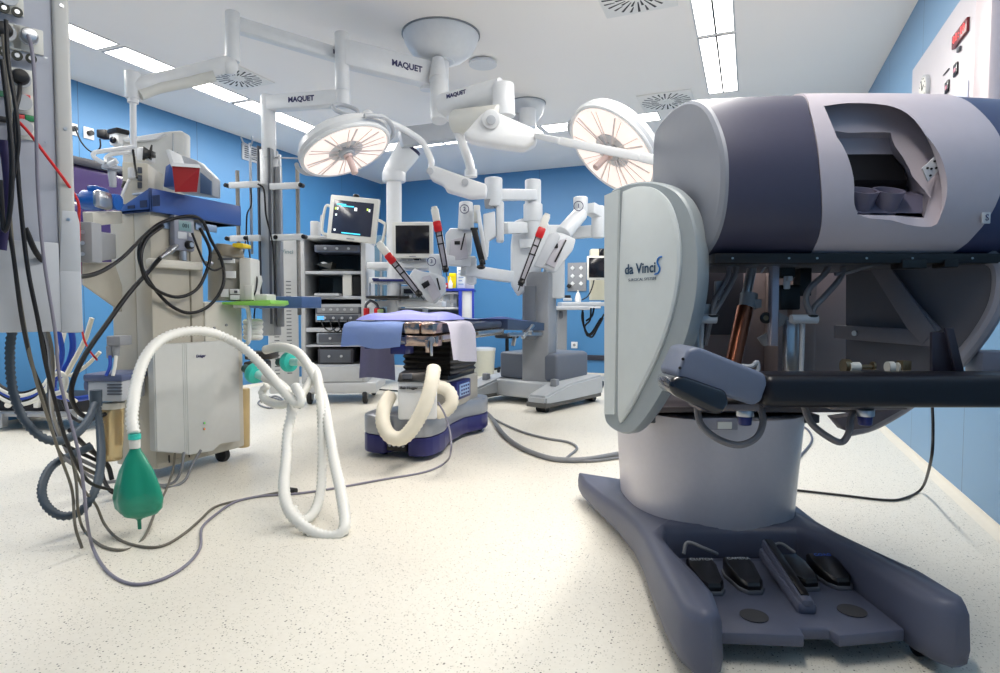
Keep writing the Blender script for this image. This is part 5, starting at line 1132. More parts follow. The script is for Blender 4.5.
for (x, y) in ((46, 58), (46, 142)): c0 = SPt(x, y); m = MB(); m.cyl(c0, c0+svn*.003, .004, seg=10); m.build('screw', STEEL, sv)
def plate(px, py, s=.04, plug=None, lab=None):
    c0 = SPt(px, py); m = MB(SVM); R3 = SVM.to_3x3().inverted(); l = SVM.inverted() @ c0
    m.b2(l.x-s, -.008, l.z-s, l.x+s, 0, l.z+s, .003); pl_ = m.build('socket_plate', OFFW, bd)
    m = MB(); m.cyl(c0+svn*.006, c0+svn*.012, .026, seg=24); m.build('socket_face', LGREY, bd)
    return pl_
plate(28.5, 38); plate(6, 33); plate(21, 80); plate(8, -2); plate(22, 103, .033); plate(23, 128, .033)
for (x, y) in ((4, 8.5), (17, 12.5), (4, 52), (17, 56), (31, 59)):
    c0 = SPt(x, y); m = MB(); m.cyl(c0, c0+svn*.006, .015, seg=20); g1 = m.build('earth_terminal', mat('olive black ring', (40, 44, 34), .4), bd); m = MB(); m.cyl(c0+svn*.005, c0+svn*.009, .007, seg=14); m.build('terminal_pin', STEEL, g1)
for (x, y, c_) in ((26, 97, (206, 60, 60)), (20, 117, (206, 60, 60)), (30, 118, (40, 130, 80)), (2, 93, (60, 120, 90)), (3, 119, (30, 30, 34))):
    m = MB(SVM); l = SVM.inverted() @ SPt(x, y); m.b2(l.x-.012, -.013, l.z-.009, l.x+.012, -.006, l.z+.009, .001); m.build('socket_marker', mat('marker %d%d' % (x, y), c_, .4), bd)
def plug(px, py, mt, lab, r=.026):
    c0 = SPt(px, py); m = MB(); m.cyl(c0+svn*.008, c0+svn*.03, r, r*.8, r=.003); t_ = m.build('plug', mt, None, lab, 'plug'); return c0
plug(20, 78, BLACK, 'round black plug in the single socket, below the silver plug'); plug(3, 31, BLACK, 'round black plug at the left edge of the photo, left of the silver plug'); plug(28.5, 37, STEEL, 'silver round plug in the upper socket of the service column')
def sw(*l): return [P(*a) for a in l]
wire('cable', sw((20, 82, 1.97), (19, 96, 1.95), (15, 118, 1.93), (17, 160, 1.92), (21, 210, 1.92), (28, 270, 1.93), (38, 320, 1.95), (46, 365, 2.0), (56, 405, 2.05), (66, 440, 2.1), (80, 470, 2.2), (92, 484, 2.3), (112, 490, 2.4)), .0065, CABLEK, 'thick black mains cable dropping from the black plug below the silver one')
wire('cable', sw((3, 35, 1.9), (6, 70, 1.88), (10, 120, 1.88), (8, 170, 1.88), (11, 230, 1.9), (17, 280, 1.92), (25, 330, 1.95), (36, 380, 2.0), (47, 415, 2.1), (60, 455, 2.2), (72, 490, 2.3), (75, 525, 2.25), (82, 548, 2.26)), .0055, CABLEO, 'olive grey cable from the plug at the left edge down to the floor')
wire('cable', sw((6, 20, 1.86), (8, 60, 1.86), (16, 110, 1.86), (18, 150, 1.86), (8, 210, 1.86), (14, 260, 1.88), (22, 320, 1.92), (32, 365, 2.0), (44, 395, 2.1), (52, 430, 2.3), (62, 455, 2.5), (82, 462, 2.8)), .006, CABLEK, 'black cable at the far left in front of the service column')
wire('cable', sw((0, 180, 1.8), (4, 230, 1.8), (10, 210, 1.8), (12, 160, 1.8), (8, 110, 1.8), (2, 60, 1.8)), .007, CABLEK, 'black cable looping at the left edge of the photo')
wire('cable', [P(19, 122, 1.95), P(30, 134, 1.96), P(48, 158, 1.98), P(66, 182, 2.05), P(78, 202, 2.12), P(79, 222, 2.2), P(80, 262, 2.5), P(82, 328, 2.8), P(88, 348, 2.9), P(97, 360, 3.0)], .0045, REDC, 'thin red cable running from the service column towards the anaesthesia machine')
wire('strap', sw((3, 140, 1.82), (8, 190, 1.84), (2, 250, 1.84)), .012, mat('dark violet strap', (36, 28, 70), .5), 'dark violet strap hanging at the left edge of the photo')
# ================= ANAESTHESIA MACHINE
Xf = -2.83
am = thing('anaesthesia_machine', 'tall beige grey anaesthesia machine hung beside the service column', 'anaesthesia machine', (-3.0, 2.5, .08))
fb = lambda x, y, X=Xf: BX(x, y, X)
yA0 = fb(152, 300).y; yS = fb(191, 300).y; yA1 = fb(204, 300).y; yB1 = fb(243, 380).y
zT = fb(160, 211).z; zB = fb(152, 471).z; zR = fb(225, 302).z
XB = BY(112, 300, yA0).x
m = MB(); m.b2(XB, yA0, zB, Xf-.12, yA0+.30, zT, .008); m.b2(Xf-.12, yA0, zB, Xf, yS-.004, zT-.0, .008); m.b2(XB, yS+.004, zB, Xf, yA1, zT-.01, .01); m.build('cabinet', BEIGE, am)
m = MB(); m.b2(XB, yA1, zB, Xf+.005, yB1, zR, .012); m.build('side_cabinet', BEIGE2, am)
for (x, y) in ((226, 325), (214, 328)): p = fb(x, y, Xf+.006); m = MB(); m.cyl(p, p+V((.006, 0, 0)), .008, seg=12); m.build('screw', GREY, am)
m = MB(); m.b2(Xf-.02, yA0+.01, zB-.0, Xf+.002, yB1-.005, zB+.03, .003); m.build('plinth', BEIGE, am)
for (px) in (229,): 
    m = MB(); c0 = V((Xf-.05, fb(229, 460).y, .04)); m.cyl(c0-V((.0, .02, 0)), c0+V((0, .02, 0)), .045, r=.01); m.build('caster', RUBBER, am)
m = MB(); c0 = V((XB+.06, yA0+.08, .04)); m.cyl(c0-V((.0, .02, 0)), c0+V((0, .02, 0)), .045, r=.01); m.build('caster', RUBBER, am)
for px in (169, 189): p = fb(px, 460); m = MB(); m.b2(Xf, p.y-.004, zB+.02, Xf+.003, p.y+.004, zB+.06, 0); m.build('slot', BLACK, am)
# handle on the side cabinet
m = MB(); a = fb(238, 306, Xf+.01); m.tube([a+V((0, -.03, 0)), a+V((.05, -.01, 0)), a+V((.06, .02, -.03)), a+V((.06, .02, -.2)), a+V((.01, .02, -.24))], .013, 10); m.build('handle', WHITE, am)
# breathing system box
bx = thing('breathing_system_box', 'pale grey faceted box with two small indicator lights on the machine front', 'device', V((Xf, 2.5, .3)))
def col_(x0, x1, ytop, ybot, d):
    a = fb(x0, 400, Xf+d).y; b = fb(x1, 400, Xf+d).y; zt_ = fb((x0+x1)/2, ytop, Xf+d).z; zb_ = fb((x0+x1)/2, ybot, Xf+d).z; return a, b, zt_, zb_
xs = [(155, .05, 345, 452), (184, .075, 343, 455), (187, .085, 343, 456), (212, .085, 342, 452), (219, .07, 342, 445), (240, .06, 341, 441)]
top = [V((Xf+d, fb(x, 400, Xf+d).y, fb(190, 343, Xf+.08).z)) for x, d, a, b in xs]
bot = [V((Xf+d, fb(x, 400, Xf+d).y, fb(x, b, Xf+d).z)) for x, d, a, b in xs]
m = MB(); r0 = [V((Xf+.001, top[0].y, top[0].z))]+top+[V((Xf+.001, top[-1].y, top[-1].z))]; r1 = [V((Xf+.001, bot[0].y, bot[0].z))]+bot+[V((Xf+.001, bot[-1].y, bot[-1].z))]
m.loft([r1, r0]); bmesh.ops.bevel(m.bm, geom=m.bm.edges[:], offset=.005, segments=2, affect='EDGES', clamp_overlap=True); bxx = m.build('cover', mat('pale grey cover', (196, 198, 196), .4), bx)
text('Dräger', fb(201, 356, Xf+.088), (0, 1, 0), UPZ, .021, INK, bxx, bold=.0006)
for (x, y, c_) in ((204, 423, (80, 170, 60)), (204, 429, (200, 120, 40))):
    p = fb(x, y, Xf+.086); m = MB(); m.cyl(p, p+V((.004, 0, 0)), .007, seg=14); ld = m.build('indicator_ring', GREY, bxx); m = MB(); m.sph(p+V((.004, 0, 0)), .0045); m.build('indicator_light', mat('lamp %d' % y, c_, .3, emis=.8), ld)
# hand controller on the machine
hc = thing('flow_controller', 'small grey handheld meter with lcd and knob hooked on the machine', 'meter', fb(185, 250, Xf+.03))
Xc = Xf+.05
def fbox(m_, x0, y0, x1, y1, X0, d, r=.004):
    a = fb(x0, (y0+y1)/2, X0).y; b = fb(x1, (y0+y1)/2, X0).y; xm = (x0+x1)/2; m_.b2(X0-d, a, fb(xm, y1, X0).z, X0, b, fb(xm, y0, X0).z, r); return m_
m = MB(); fbox(m, 174.5, 216, 195, 251, Xc, .045, .012); cs = m.build('case', mat('slate silver case', (132, 136, 150), .35), hc)
m = MB(); fbox(m, 179, 221, 191.5, 231, Xc+.002, .004, .001); lc = m.build('lcd', mat('green grey lcd', (116, 146, 150), .3), cs)
text('001', fb(186, 226, Xc+.003), (0, 1, 0), UPZ, .03, mat('lcd digit', (50, 66, 74), .4), lc, bold=.0004)
m = MB(); fbox(m, 178, 232, 187, 239, Xc+.003, .005, .002); fbox(m, 189, 233, 193, 237, Xc+.004, .005, .002); m.build('key', LGREY, cs)
p = fb(188, 245, Xc); m = MB(); m.cyl(p, p+V((.025, 0, 0)), .024, .021, r=.003); kb = m.build('knob', BLACK, cs); m = MB(); m.cyl(p+V((.024, 0, 0)), p+V((.03, 0, 0)), .013); m.build('knob_cap', STEEL, kb)
m = MB(); p = fb(183, 255, Xc-.02); m.cyl(p+UPZ*.02, p-UPZ*.03, .02); m.build('nipple', STEEL, hc)
m = MB(); a = fb(176, 246, Xc-.01); b = fb(160, 258, Xc+.05); m.cyl(a, b, .014, .01); m.cyl(a.lerp(b, .25), a.lerp(b, .45), .019); m.build('coupling', STEEL, hc)
for a_ in ((164, 221, 176, 229), (196, 224, 217, 231)): m = MB(); fbox(m, *a_, Xf+.012, .012, .002); m.build('mounting_rail', mat('pale blue rail', (150, 170, 196), .35, .5), am)
m = MB(); fbox(m, 152, 260, 204, 269, Xf+.05, .05, .012); m.build('handle_ledge', BEIGE2, am)
m = MB(); p = fb(206, 263, Xf+.03); m.cyl(p, p+V((0, .04, 0)), .012); m.build('ledge_knob', STEEL, am)
# black hose coil on the machine
def fz(l, X0=Xf+.03): return [fb(x, y, X0+(0 if len(q_) < 3 else q_[2])) for q_ in l for x, y in (q_[:2],)]
wire('hose', [P(25, 228, 1.95), P(40, 258, 2.0), P(65, 275, 2.2), P(95, 274, 2.5), P(122, 258, 2.8), P(145, 235, 3.0)]+fz([(163, 222), (190, 216, .04), (203, 222), (211, 240), (222, 262), (223, 285, .02), (210, 305), (190, 313), (170, 305), (152, 285, .03), (140, 262, .05), (142, 240, .05), (160, 224)]), .009, CABLEK, 'black hose coiled on the machine, its tail sagging from the service column')
wire('hose', fz([(163, 226), (146, 240, .04), (141, 262, .06), (150, 285, .04), (175, 297), (196, 290), (207, 270), (210, 250), (200, 228)], Xf+.05), .009, CABLEK, 'inner loop of black hose coiled around the hand meter')
wire('hose', [fb(160, 258, Xc+.05), P(148, 272, 3.05), P(130, 292, 2.95), P(108, 322, 2.85), P(85, 355, 2.75), P(72, 385, 2.7), P(74, 405, 2.75), P(86, 417, 2.85), P(105, 414, 2.95), P(112, 405, 3.0)], .011, CABLEK, 'thick black hose from the meter coupling sweeping down to the left')
wire('cable', fz([(192, 233, .05), (204, 262, .05), (213, 270, .04), (222, 268, .02)]), .006, CABLEK, 'thin black lead from the hand meter to the vaporiser')
# machine top: blue tray and things
tyt = fb(151, 188, Xf+.03); tyb = fb(151, 211, Xf+.03)
bt = thing('top_tray', 'blue tray unit with side slots on top of the anaesthesia machine', 'tray', V((-3, 2.5, tyb.z)))
y0 = fb(150, 200, Xf+.03).y; y1 = fb(241, 210, Xf+.03).y; xL = BY(120, 208, y0).x
m = MB(); m.b2(xL, y0, tyb.z, Xf+.03, y1, tyb.z+.012, .002); m.b2(Xf+.018, y0, tyb.z, Xf+.03, y1, tyt.z, .003); m.b2(xL, y1-.012, tyb.z, Xf+.03, y1, tyt.z, .003); m.b2(xL, y0, tyb.z, xL+.012, y1, tyb.z+.05, .003)
m.prism([V((xL, y0, tyb.z)), V((Xf+.03, y0, tyb.z)), V((Xf+.03, y0, tyt.z)), V((xL, y0, tyb.z+.03))], (0, .012, 0), .002); m.build('tray', BLUEP, bt)
m = MB()
for i in range(3): x = xL+.06+.09*i; m.b2(x, y0-.003, tyb.z+.02, x+.05, y0, tyb.z+.035+.02*i, 0)
m.build('side_slots', mat('slot shade', (30, 44, 84), .5), bt)
m = MB(); m.b2(xL+.05, y0+.03, tyt.z-.02, Xf, y1-.03, tyt.z-.008, .004); m.build('liner', mat('pale liner', (196, 206, 220), .6), bt)
m = MB(); m.b2(Xf-.16, yA1-.01, zT-.01, Xf+.0, y1, tyb.z, .004); m.build('tray_support', BEIGE2, bt)
TZ = tyt.z-.008
sb = thing('sharps_container', 'dark red open sharps container with white lid on the blue tray', 'sharps bin', P(186, 192, 3.3))
m = MB(); W3 = 3.12
m.loft([[P(*a) for a in ((175, 192, W3), (197, 192, W3+.05), (197, 192, W3+.18), (175, 192, W3+.14))], [P(*a) for a in ((172, 165, W3), (200, 167, W3+.05), (200, 167, W3+.2), (172, 165, W3+.16))]]); m.build('body', SHARPRED, sb)
m = MB(); m.loft([[P(*a) for a in ((171, 166, W3-.01), (201, 168, W3+.04), (201, 168, W3+.21), (171, 166, W3+.17))], [P(*a) for a in ((172, 162.5, W3), (199, 164.5, W3+.05), (199, 164.5, W3+.2), (172, 162.5, W3+.16))]]); m.build('rim', WHITE, sb)
m = MB(); m.prism([P(166, 150, W3+.02), P(169, 149, W3+.02), P(174, 163, W3+.02), P(171, 167, W3+.02)], FW*.12, .002); m.prism([P(170, 153, W3+.06), P(173, 156, W3+.06), P(175, 164, W3+.06), P(172, 164, W3+.06)], FW*.06, .002); m.build('open_lid', WHITE, sb)
# beige socket box
sb2 = thing('module_rack', 'beige module box with round connectors behind the blue tray', 'monitor module', P(135, 190, 3.25))
m = MB(); pbox(m, 124, 163, 147, 208, 3.3, .28, .006, -.25); mb_ = m.build('case', mat('beige module', (210, 206, 192), .45), sb2)
for (x, y) in ((139.5, 170), (139.5, 178), (139.5, 185)): m = MB(); pbox(m, x-2, y-3, x+2, y+3, 3.285, .01, .003, -.25); m.build('connector', DGREY, mb_)
m = MB(); pbox(m, 127, 167, 132, 178, 3.27, .04, .008); m.build('probe_holder', WHITE, mb_); wire('probe_lead', sw((129, 180, 3.22), (126, 186, 3.18), (122, 196, 3.16), (120, 208, 3.14)), .007, WHITE, None, root=mb_); m = MB(); m.cyl(P(125.5, 182, 3.2), P(123.5, 188, 3.19), .012); m.build('probe', BLACK, mb_)
# big monitor seen from behind
mn = thing('monitor', 'large white monitor seen from behind, with a vesa bracket, above the machine', 'monitor', P(155, 190, 3.6))
m = MB(); m.prism(pts((122, 138, 3.55), (168, 131, 3.7), (181, 130, 3.75), (183.5, 133, 3.75), (183.5, 192, 3.75), (122, 196, 3.55)), FW*.09, .012, 3); bk = m.build('back_shell', mat('monitor back shell', (212, 212, 208), .4), mn)
m = MB(); m.prism(pts((172, 133, 3.68), (173, 133, 3.68), (173, 190, 3.68), (172, 190, 3.68)), FW*.01, 0); pcyl(m, (177.5, 153, 3.72), (177.5, 153, 3.76), .8); m.build('shell_seam', LGREY, bk)
m = MB(); m.prism(pts((123, 139, 3.53), (165, 133, 3.66), (155, 139, 3.62), (125, 142, 3.53)), FW*.03, .004); m.build('vent_ledge', WHITE, bk)
m = MB(); pbox(m, 136, 147, 146, 160, 3.45, .1, .012); m.build('mount_block', WHITE, mn)
m = MB(); m.prism(pts((143, 146, 3.44), (149, 150, 3.44), (151, 144, 3.44), (150, 160, 3.44), (147, 157, 3.44), (142, 160, 3.44)), FW*.02, .003); pbox(m, 145, 150, 151, 156, 3.43, .05, .003); m.build('bracket', BLACK, mn)
wire('cable', sw((133, 150, 3.28), (134, 157, 3.26), (135, 166, 3.24), (137, 178, 3.2)), .006, CABLEK, 'short black cable at the foot of the drop tube')
# second grey monitor by red bin
gm = thing('patient_monitor', 'grey wedge shaped patient monitor behind the red sharps container', 'monitor', P(205, 190, 3.6))
m = MB(); m.prism(pts((196, 160, 3.5), (213, 177, 3.5), (213, 196, 3.5), (178, 192, 3.5), (178, 157, 3.5), (182, 155, 3.5)), FW*.1, .01, 2); fr_ = m.build('frame', LGREY, gm)
m = MB(); m.prism(pts((200, 172, 3.49), (211, 181, 3.49), (211, 195, 3.49), (200, 193, 3.49)), FW*.02, .002); m.build('screen', mat('slate blue screen', (84, 108, 142), .3), fr_)
m = MB(); m.prism(pts((165, 166, 3.4), (170, 163, 3.4), (174, 165, 3.4), (174, 187, 3.4), (163, 187, 3.4)), FW*.1, .008); m.build('blue_box', BLUEP, None, 'small rounded blue box left of the red sharps container', 'box')
# blue cylinder connector
bc_ = thing('humidifier_motor', 'bright blue cylindrical connector with silver clip beside the service column', 'connector', P(100, 200, 2.9))
BB = mat('bright blue plastic', (26, 92, 176), .35)
m = MB(); pcyl(m, (84, 200, 2.9), (104, 201, 2.9), 10, 9.5, r=.006); pcyl(m, (104, 201, 2.9), (119, 202.5, 2.9), 7.5, 8, r=.006); pcyl(m, (76, 198, 2.9), (84, 200, 2.9), 4, 4); b1 = m.build('body', BB, bc_)
m = MB(); pbox(m, 91, 189, 100, 207, 2.72, .1, .02); m.build('clip', STEEL, bc_); m = MB(); pbox(m, 86, 185, 96, 192, 2.88, .1, .01); m.build('top_lug', BB, bc_)
# bracket between column and machine
bk_ = thing('machine_bracket', 'grey steel bracket with bolts joining the service column to the machine', 'bracket', P(98, 240, 2.8))
m = MB(); pbox(m, 79, 222, 92, 262, 2.35, .06, .004); m.bar(P(84, 246, 2.4), P(106, 246, 2.9), .08, .12, .006); m.build('block', GREY, bk_)
m = MB(); m.bar(P(88, 219, 2.7), P(118, 217, 3.1), .04, .06, .004); m.build('upper_arm', BEIGE2, bk_)
m = MB(); m.prism(pts((82, 262, 2.6), (112, 262, 3.05), (120, 286, 3.1), (120, 312, 3.1), (82, 285, 2.6)), FW*.02, .003); m.build('gusset', BEIGE, bk_)
for y in (232, 243, 254): m = MB(); pcyl(m, (82.5, y, 2.34), (82.5, y, 2.36), 2); m.build('bolt', STEEL, bk_)
# vaporiser
vp_ = thing('vaporiser', 'grey vaporiser with printed white labels and yellow top behind the machine', 'vaporiser', P(228, 300, 3.6))
m = MB(); pcyl(m, (225, 256, 3.62), (225, 301, 3.62), 15.5, 15.5, seg=28, r=.006); bv = m.build('body', mat('warm grey body', (150, 148, 140), .4), vp_)
m = MB(); pcyl(m, (229, 245, 3.62), (228, 257, 3.62), 12, 15.5, seg=28, r=.006); m.build('dial', mat('taupe dial', (150, 142, 126), .45), vp_)
m = MB(); pbox(m, 232, 243, 243, 247, 3.5, .12, .006); m.build('yellow_tab', mat('yellow tab', (230, 200, 40), .4), vp_)
m = MB(); pbox(m, 239, 258, 251, 301, 3.55, .14, .01); pbox(m, 244, 285, 252, 300, 3.53, .03, .004); m.build('side_block', OFFW, vp_)
for (x0, y0_, x1, y1_) in ((224, 271, 235, 278), (217, 289, 228, 297), (230, 289, 239, 294), (230, 295, 239, 300), (222, 259, 234, 263)): m = MB(); pbox(m, x0, y0_, x1, y1_, 3.53, .015, .001, -.05); m.build('label', WHITE, vp_)
for a_ in ((218, 258, 232, 260), (234, 290.5, 237, 293)): m = MB(); pbox(m, *a_, 3.525, .01, 0); m.build('print', DGREY, vp_)
gt = thing('green_tray', 'thin lime green plate under the vaporiser', 'tray', P(245, 302, 3.6)); m = MB(); m.prism(pts((222, 302, 3.5), (270, 300, 3.5), (271, 304, 3.5), (266, 306, 3.5), (222, 304.5, 3.5)), FW*.3, .002); m.build('plate', mat('lime green plate', (140, 206, 90), .4), gt); m = MB(); pbox(m, 252, 294, 267, 301, 3.6, .15, .008); m.build('rest_block', OFFW, gt)
m = MB(); m.prism(pts((252, 280, 3.7), (258, 275, 3.7), (259, 281, 3.7), (255, 295, 3.7), (251, 295, 3.7)), FW*.06, .004); m.build('handset', OFFW, None, 'small cream handset leaning by the vaporiser', 'handset')
wire('cable', sw((253, 275, 3.65), (257, 278, 3.63), (256, 290, 3.6), (253, 298, 3.58), (254, 305, 3.55)), .005, CABLEK, 'thin black lead beside the cream handset')
m = MB()
for k in range(4): m.tor(P(253, 322+k*5, 3.75), .04, .02, seg=18)
m.build('towel_roll', mat('white folded towel', (230, 230, 226), .9), None, 'rolled white towels above the blue grey shelf', 'towel')
# suction unit
su = thing('suction_unit', 'slate topped suction unit with amber canisters at the lower left of the machine', 'suction unit', P(104, 460, 2.95))
m = MB(); pbox(m, 82, 374, 122, 382, 2.92, .22, .012); pbox(m, 82, 380, 90, 392, 2.93, .2, .02); m.build('hood', mat('slate violet lid', (88, 98, 130), .4), su)
m = MB(); pbox(m, 87, 380, 122, 402, 2.93, .2, .012); hb = m.build('housing', LGREY, su); m = MB()
for k in range(4): pbox(m, 107, 384+k*3.2, 121, 385.4+k*3.2, 2.925, .01, 0)
m.build('vent_slot', DGREY, hb)
AMB = mat('amber clear canister', (214, 194, 150), .12, trans=.65, ior=1.2)
m = MB(); pcyl(m, (112, 402, 3.0), (112, 460, 3.0), 11, 9.5, seg=24, r=.01); m.build('canister', AMB, su); m = MB(); pcyl(m, (112, 402, 3.0), (112, 408, 3.0), 11.5, 11.5, seg=24); m.build('canister_lid', BEIGE2, su)
m = MB(); pcyl(m, (107, 410, 2.98), (107, 455, 2.98), 2, 2); pcyl(m, (117, 412, 3.02), (117, 445, 3.02), 2.4, 2.4); m.build('inner_tube', mat('tan inner tube', (160, 130, 84), .4), su)
m = MB(); pbox(m, 106, 336, 120, 346, 2.95, .1, .006); pcyl(m, (110, 346, 2.97), (110, 358, 2.97), 3.5, 3); pcyl(m, (116, 346, 2.97), (116, 356, 2.97), 3.5, 3); m.build('regulator', GREY, None, 'small grey double regulator on the machine side above the suction unit', 'regulator')
wire('tube', sw((110, 356, 2.96), (110, 366, 2.94), (106, 376, 2.92)), .008, CABLEBL, 'short blue tube under the double regulator'); wire('tube', sw((116, 356, 2.96), (115, 366, 2.94), (113, 376, 2.92)), .008, OFFW, 'short white tube under the double regulator')
m = MB(); pcyl(m, (243.5, 388, 3.75), (243.5, 447, 3.75), 6, 6, seg=20, r=.01); m.build('canister', mat('tan canister', (212, 186, 136), .35), None, 'tan canister peeking out to the right of the machine', 'canister')
m = MB(); pcyl(m, (96, 390, 2.85), (96, 406, 2.85), 5.5, 5.5); m.build('hose_cuff', HOSED, None, 'dark slate cuff joining the hoses under the suction unit', 'hose cuff')
# corrugated hoses
wire('corrugated_hose', sw((13, 326, 2.2), (10, 350, 2.2), (12, 385, 2.2), (22, 416, 2.2), (40, 436, 2.2), (58, 441, 2.25), (76, 434, 2.4), (88, 420, 2.6), (95, 404, 2.8)), .015, HOSED, 'dark slate corrugated hose arcing under the service column', rib=.018, amp=.14, ms=12)
wire('corrugated_hose', sw((97, 404, 2.86), (100, 430, 2.78), (101, 460, 2.6), (96, 488, 2.42), (82, 510, 2.35), (62, 516, 2.33), (46, 505, 2.35), (42, 487, 2.4), (52, 466, 2.5), (72, 455, 2.62), (90, 447, 2.75)), .0155, HOSED, 'dark slate corrugated hose looping down beside the green bag', rib=.018, amp=.14, ms=12)
wire('lead', sw((88, 443, 2.9), (100, 462, 2.9), (104, 480, 2.85), (112, 492, 2.8), (124, 493, 2.9), (135, 490, 3.0)), .009, CABLEK, 'black cable end beside the green bag')
wire('lead', [P(70, 430, 2.6), P(85, 446, 2.8), P(98, 456, 2.9), P(108, 466, 3.0), P(112, 480, 3.0)], .011, CABLEK, 'black cable between the corrugated hoses')
wire('lead', [P(60, 455, 2.5), P(75, 466, 2.6), P(90, 476, 2.8), P(105, 482, 2.9), P(125, 480, 3.0)], .008, CABLEG, 'grey cable behind the looped corrugated hose')
# green bag and white circuit
gb_ = thing('breathing_bag', 'green rubber breathing bag hanging from a white corrugated hose', 'breathing bag', P(136, 520, 2.35))
m = MB(); k = bmesh.new(); p0 = P(135, 447, 2.35); kk = 2.35/F
prf = [(4.5, 0), (6, 4), (10, 11), (16, 24), (21, 40), (23.5, 52), (22, 62), (17, 68), (10, 71), (4, 73), (2, 75), (1.8, 84)]
rings = []
for r_, dy in prf:
    rg = []
    for i in range(32):
        a = 2*pi*i/32; rr_ = r_*kk*(1+.13*cos(4*a+.6)*(1 if 15 < dy < 70 else 0)); rg.append(p0+C(rr_*cos(a)+.0, rr_*.72*sin(a), 0)-C(0, 0, 0)-UPZ*dy*kk+RT*(.5*dy*kk*.06))
    rings.append(rg)
m.loft(rings); m.build('bag', GREENBAG, gb_, ang=60)
m = MB(); pcyl(m, (134.5, 436, 2.35), (135, 448, 2.35), 5.5, 5); m.build('cuff', OFFW, gb_); m = MB(); pcyl(m, (134.5, 434, 2.35), (134.5, 439, 2.35), 5.8, 6); m.build('ring', TEAL, gb_)
wire('corrugated_hose', sw((134, 434, 2.35), (132, 420, 2.38), (133, 405, 2.42), (136, 385, 2.5), (144, 360, 2.6), (158, 342, 2.7), (178, 333, 2.8), (202, 331, 2.9), (224, 337, 3.0), (246, 350, 3.0), (264, 368, 2.95), (281, 388, 2.85), (297, 404, 2.8), (301, 398, 2.8), (294, 384, 2.85)), .021, HOSEW, 'white corrugated hose arching from the green bag across the machine', rib=.02, amp=.15, ms=14)
def filt(x, y, w, lab, a):
    t_ = thing('breathing_filter', lab, 'filter', P(x, y, w), group='teal breathing filters')
    c0 = P(x, y, w); d = C(cos(a), -.35, -.0 + sin(a)*-1).normalized()
    d = (C(cos(a), -.5, 0)-UPZ*sin(a)).normalized()
    q_ = MB(); q_.cyl(c0-d*.022, c0+d*.022, .055, .055, seg=28, r=.014); q_.build('disc', TEAL, t_)
    q_ = MB(); q_.cyl(c0+d*.02, c0+d*.075, .022, .02); q_.build('outlet_neck', mat('pale aqua plastic', (170, 220, 214), .35), t_); q_ = MB(); q_.cyl(c0-d*.08, c0-d*.02, .022, .024); q_.build('inlet_neck', mat('dark teal neck', (24, 70, 72), .35), t_)
    return c0+d*.07, c0-d*.08
o1, i1 = filt(255, 373, 3.15, 'nearer teal breathing filter, lower left of the pair on the white hoses', .3)
o2, i2 = filt(289, 362, 3.3, 'farther teal breathing filter, upper right of the pair on the white hoses', -.05)
wire('corrugated_hose', [o1]+sw((276, 382, 3.05), (287, 392, 2.95), (292, 408, 2.85), (288, 430, 2.8), (286, 460, 2.7), (284, 490, 2.55), (290, 512, 2.45), (306, 528, 2.4), (325, 536, 2.38), (340, 534, 2.38), (345, 522, 2.42), (341, 492, 2.55), (334, 460, 2.7), (328, 425, 2.85), (322, 395, 3.0), (311, 370, 3.1), (297, 352, 3.2), (280, 347, 3.3), (265, 350, 3.4)), .022, HOSEW, 'long white corrugated hose hanging in a deep loop almost to the floor', rib=.02, amp=.15, ms=14)
wire('corrugated_hose', [o2]+sw((306, 364, 3.25), (316, 372, 3.1), (320, 395, 2.95), (322, 430, 2.85), (322, 465, 2.75), (320, 495, 2.65), (312, 515, 2.55), (300, 520, 2.5), (290, 505, 2.5)), .02, HOSEW, 'white corrugated hose from the farther filter hanging inside the deep loop', rib=.02, amp=.15, ms=14)
wire('corrugated_hose', sw((314, 372, 3.12), (308, 385, 3.05), (300, 398, 2.95), (296, 408, 2.9)), .018, HOSEW, 'short white hose limb joining the two hanging hoses', rib=.02, amp=.15, ms=14)
wire('corrugated_hose', sw((268, 385, 3.0), (262, 392, 3.0), (266, 400, 2.98), (280, 405, 2.9), (290, 402, 2.86)), .018, HOSEW, 'short white hose curl under the nearer filter', rib=.02, amp=.15, ms=14)
m = MB(); pbox(m, 243, 362, 262, 374, 3.5, .15, .01); pbox(m, 244, 352, 270, 360, 3.55, .15, .01); pcyl(m, (252, 370, 3.45), (252, 376, 3.45), 4); m.build('breathing_port_block', mat('shadow metal block', (70, 66, 62), .4, .5), None, 'dark metal breathing port block at the right side of the machine', 'port block')
# thin tubes under the box
wire('tube', sw((184, 452, 3.15), (181, 470, 3.12), (174, 482, 3.1), (160, 485, 3.05), (150, 478, 3.05)), .007, CABLEG, 'grey tube curling from under the faceted box, inner one')
wire('tube', sw((201, 450, 3.2), (192, 465, 3.15), (185, 480, 3.1), (172, 487, 3.05), (158, 486, 3.0)), .007, CABLEG, 'grey tube curling from under the faceted box, outer one')
wire('tube', [P(175, 453, 3.12), P(173, 470, 3.1), P(166, 490, 2.9), P(156, 510, 2.7), P(147, 532, 2.4), P(136, 546, 2.3), G(120, 550, .006), G(100, 545, .006), G(84, 530, .01), P(78, 510, 2.3), P(76, 480, 2.3), P(68, 440, 2.3)], .0055, CABLEO, 'olive tube from under the faceted box lying in a loop on the floor')
wire('lead', [P(75, 470, 2.3), P(84, 490, 2.35), P(96, 505, 2.4), G(105, 525, .03), G(120, 540, .006), G(145, 547, .006), G(165, 545, .006), G(185, 533, .006), G(200, 520, .006), G(215, 507, .006), G(240, 500, .006), G(270, 494, .006), G(292, 490, .006)], .0055, CABLEO, 'olive grey cable curving over the floor to a small black plug')
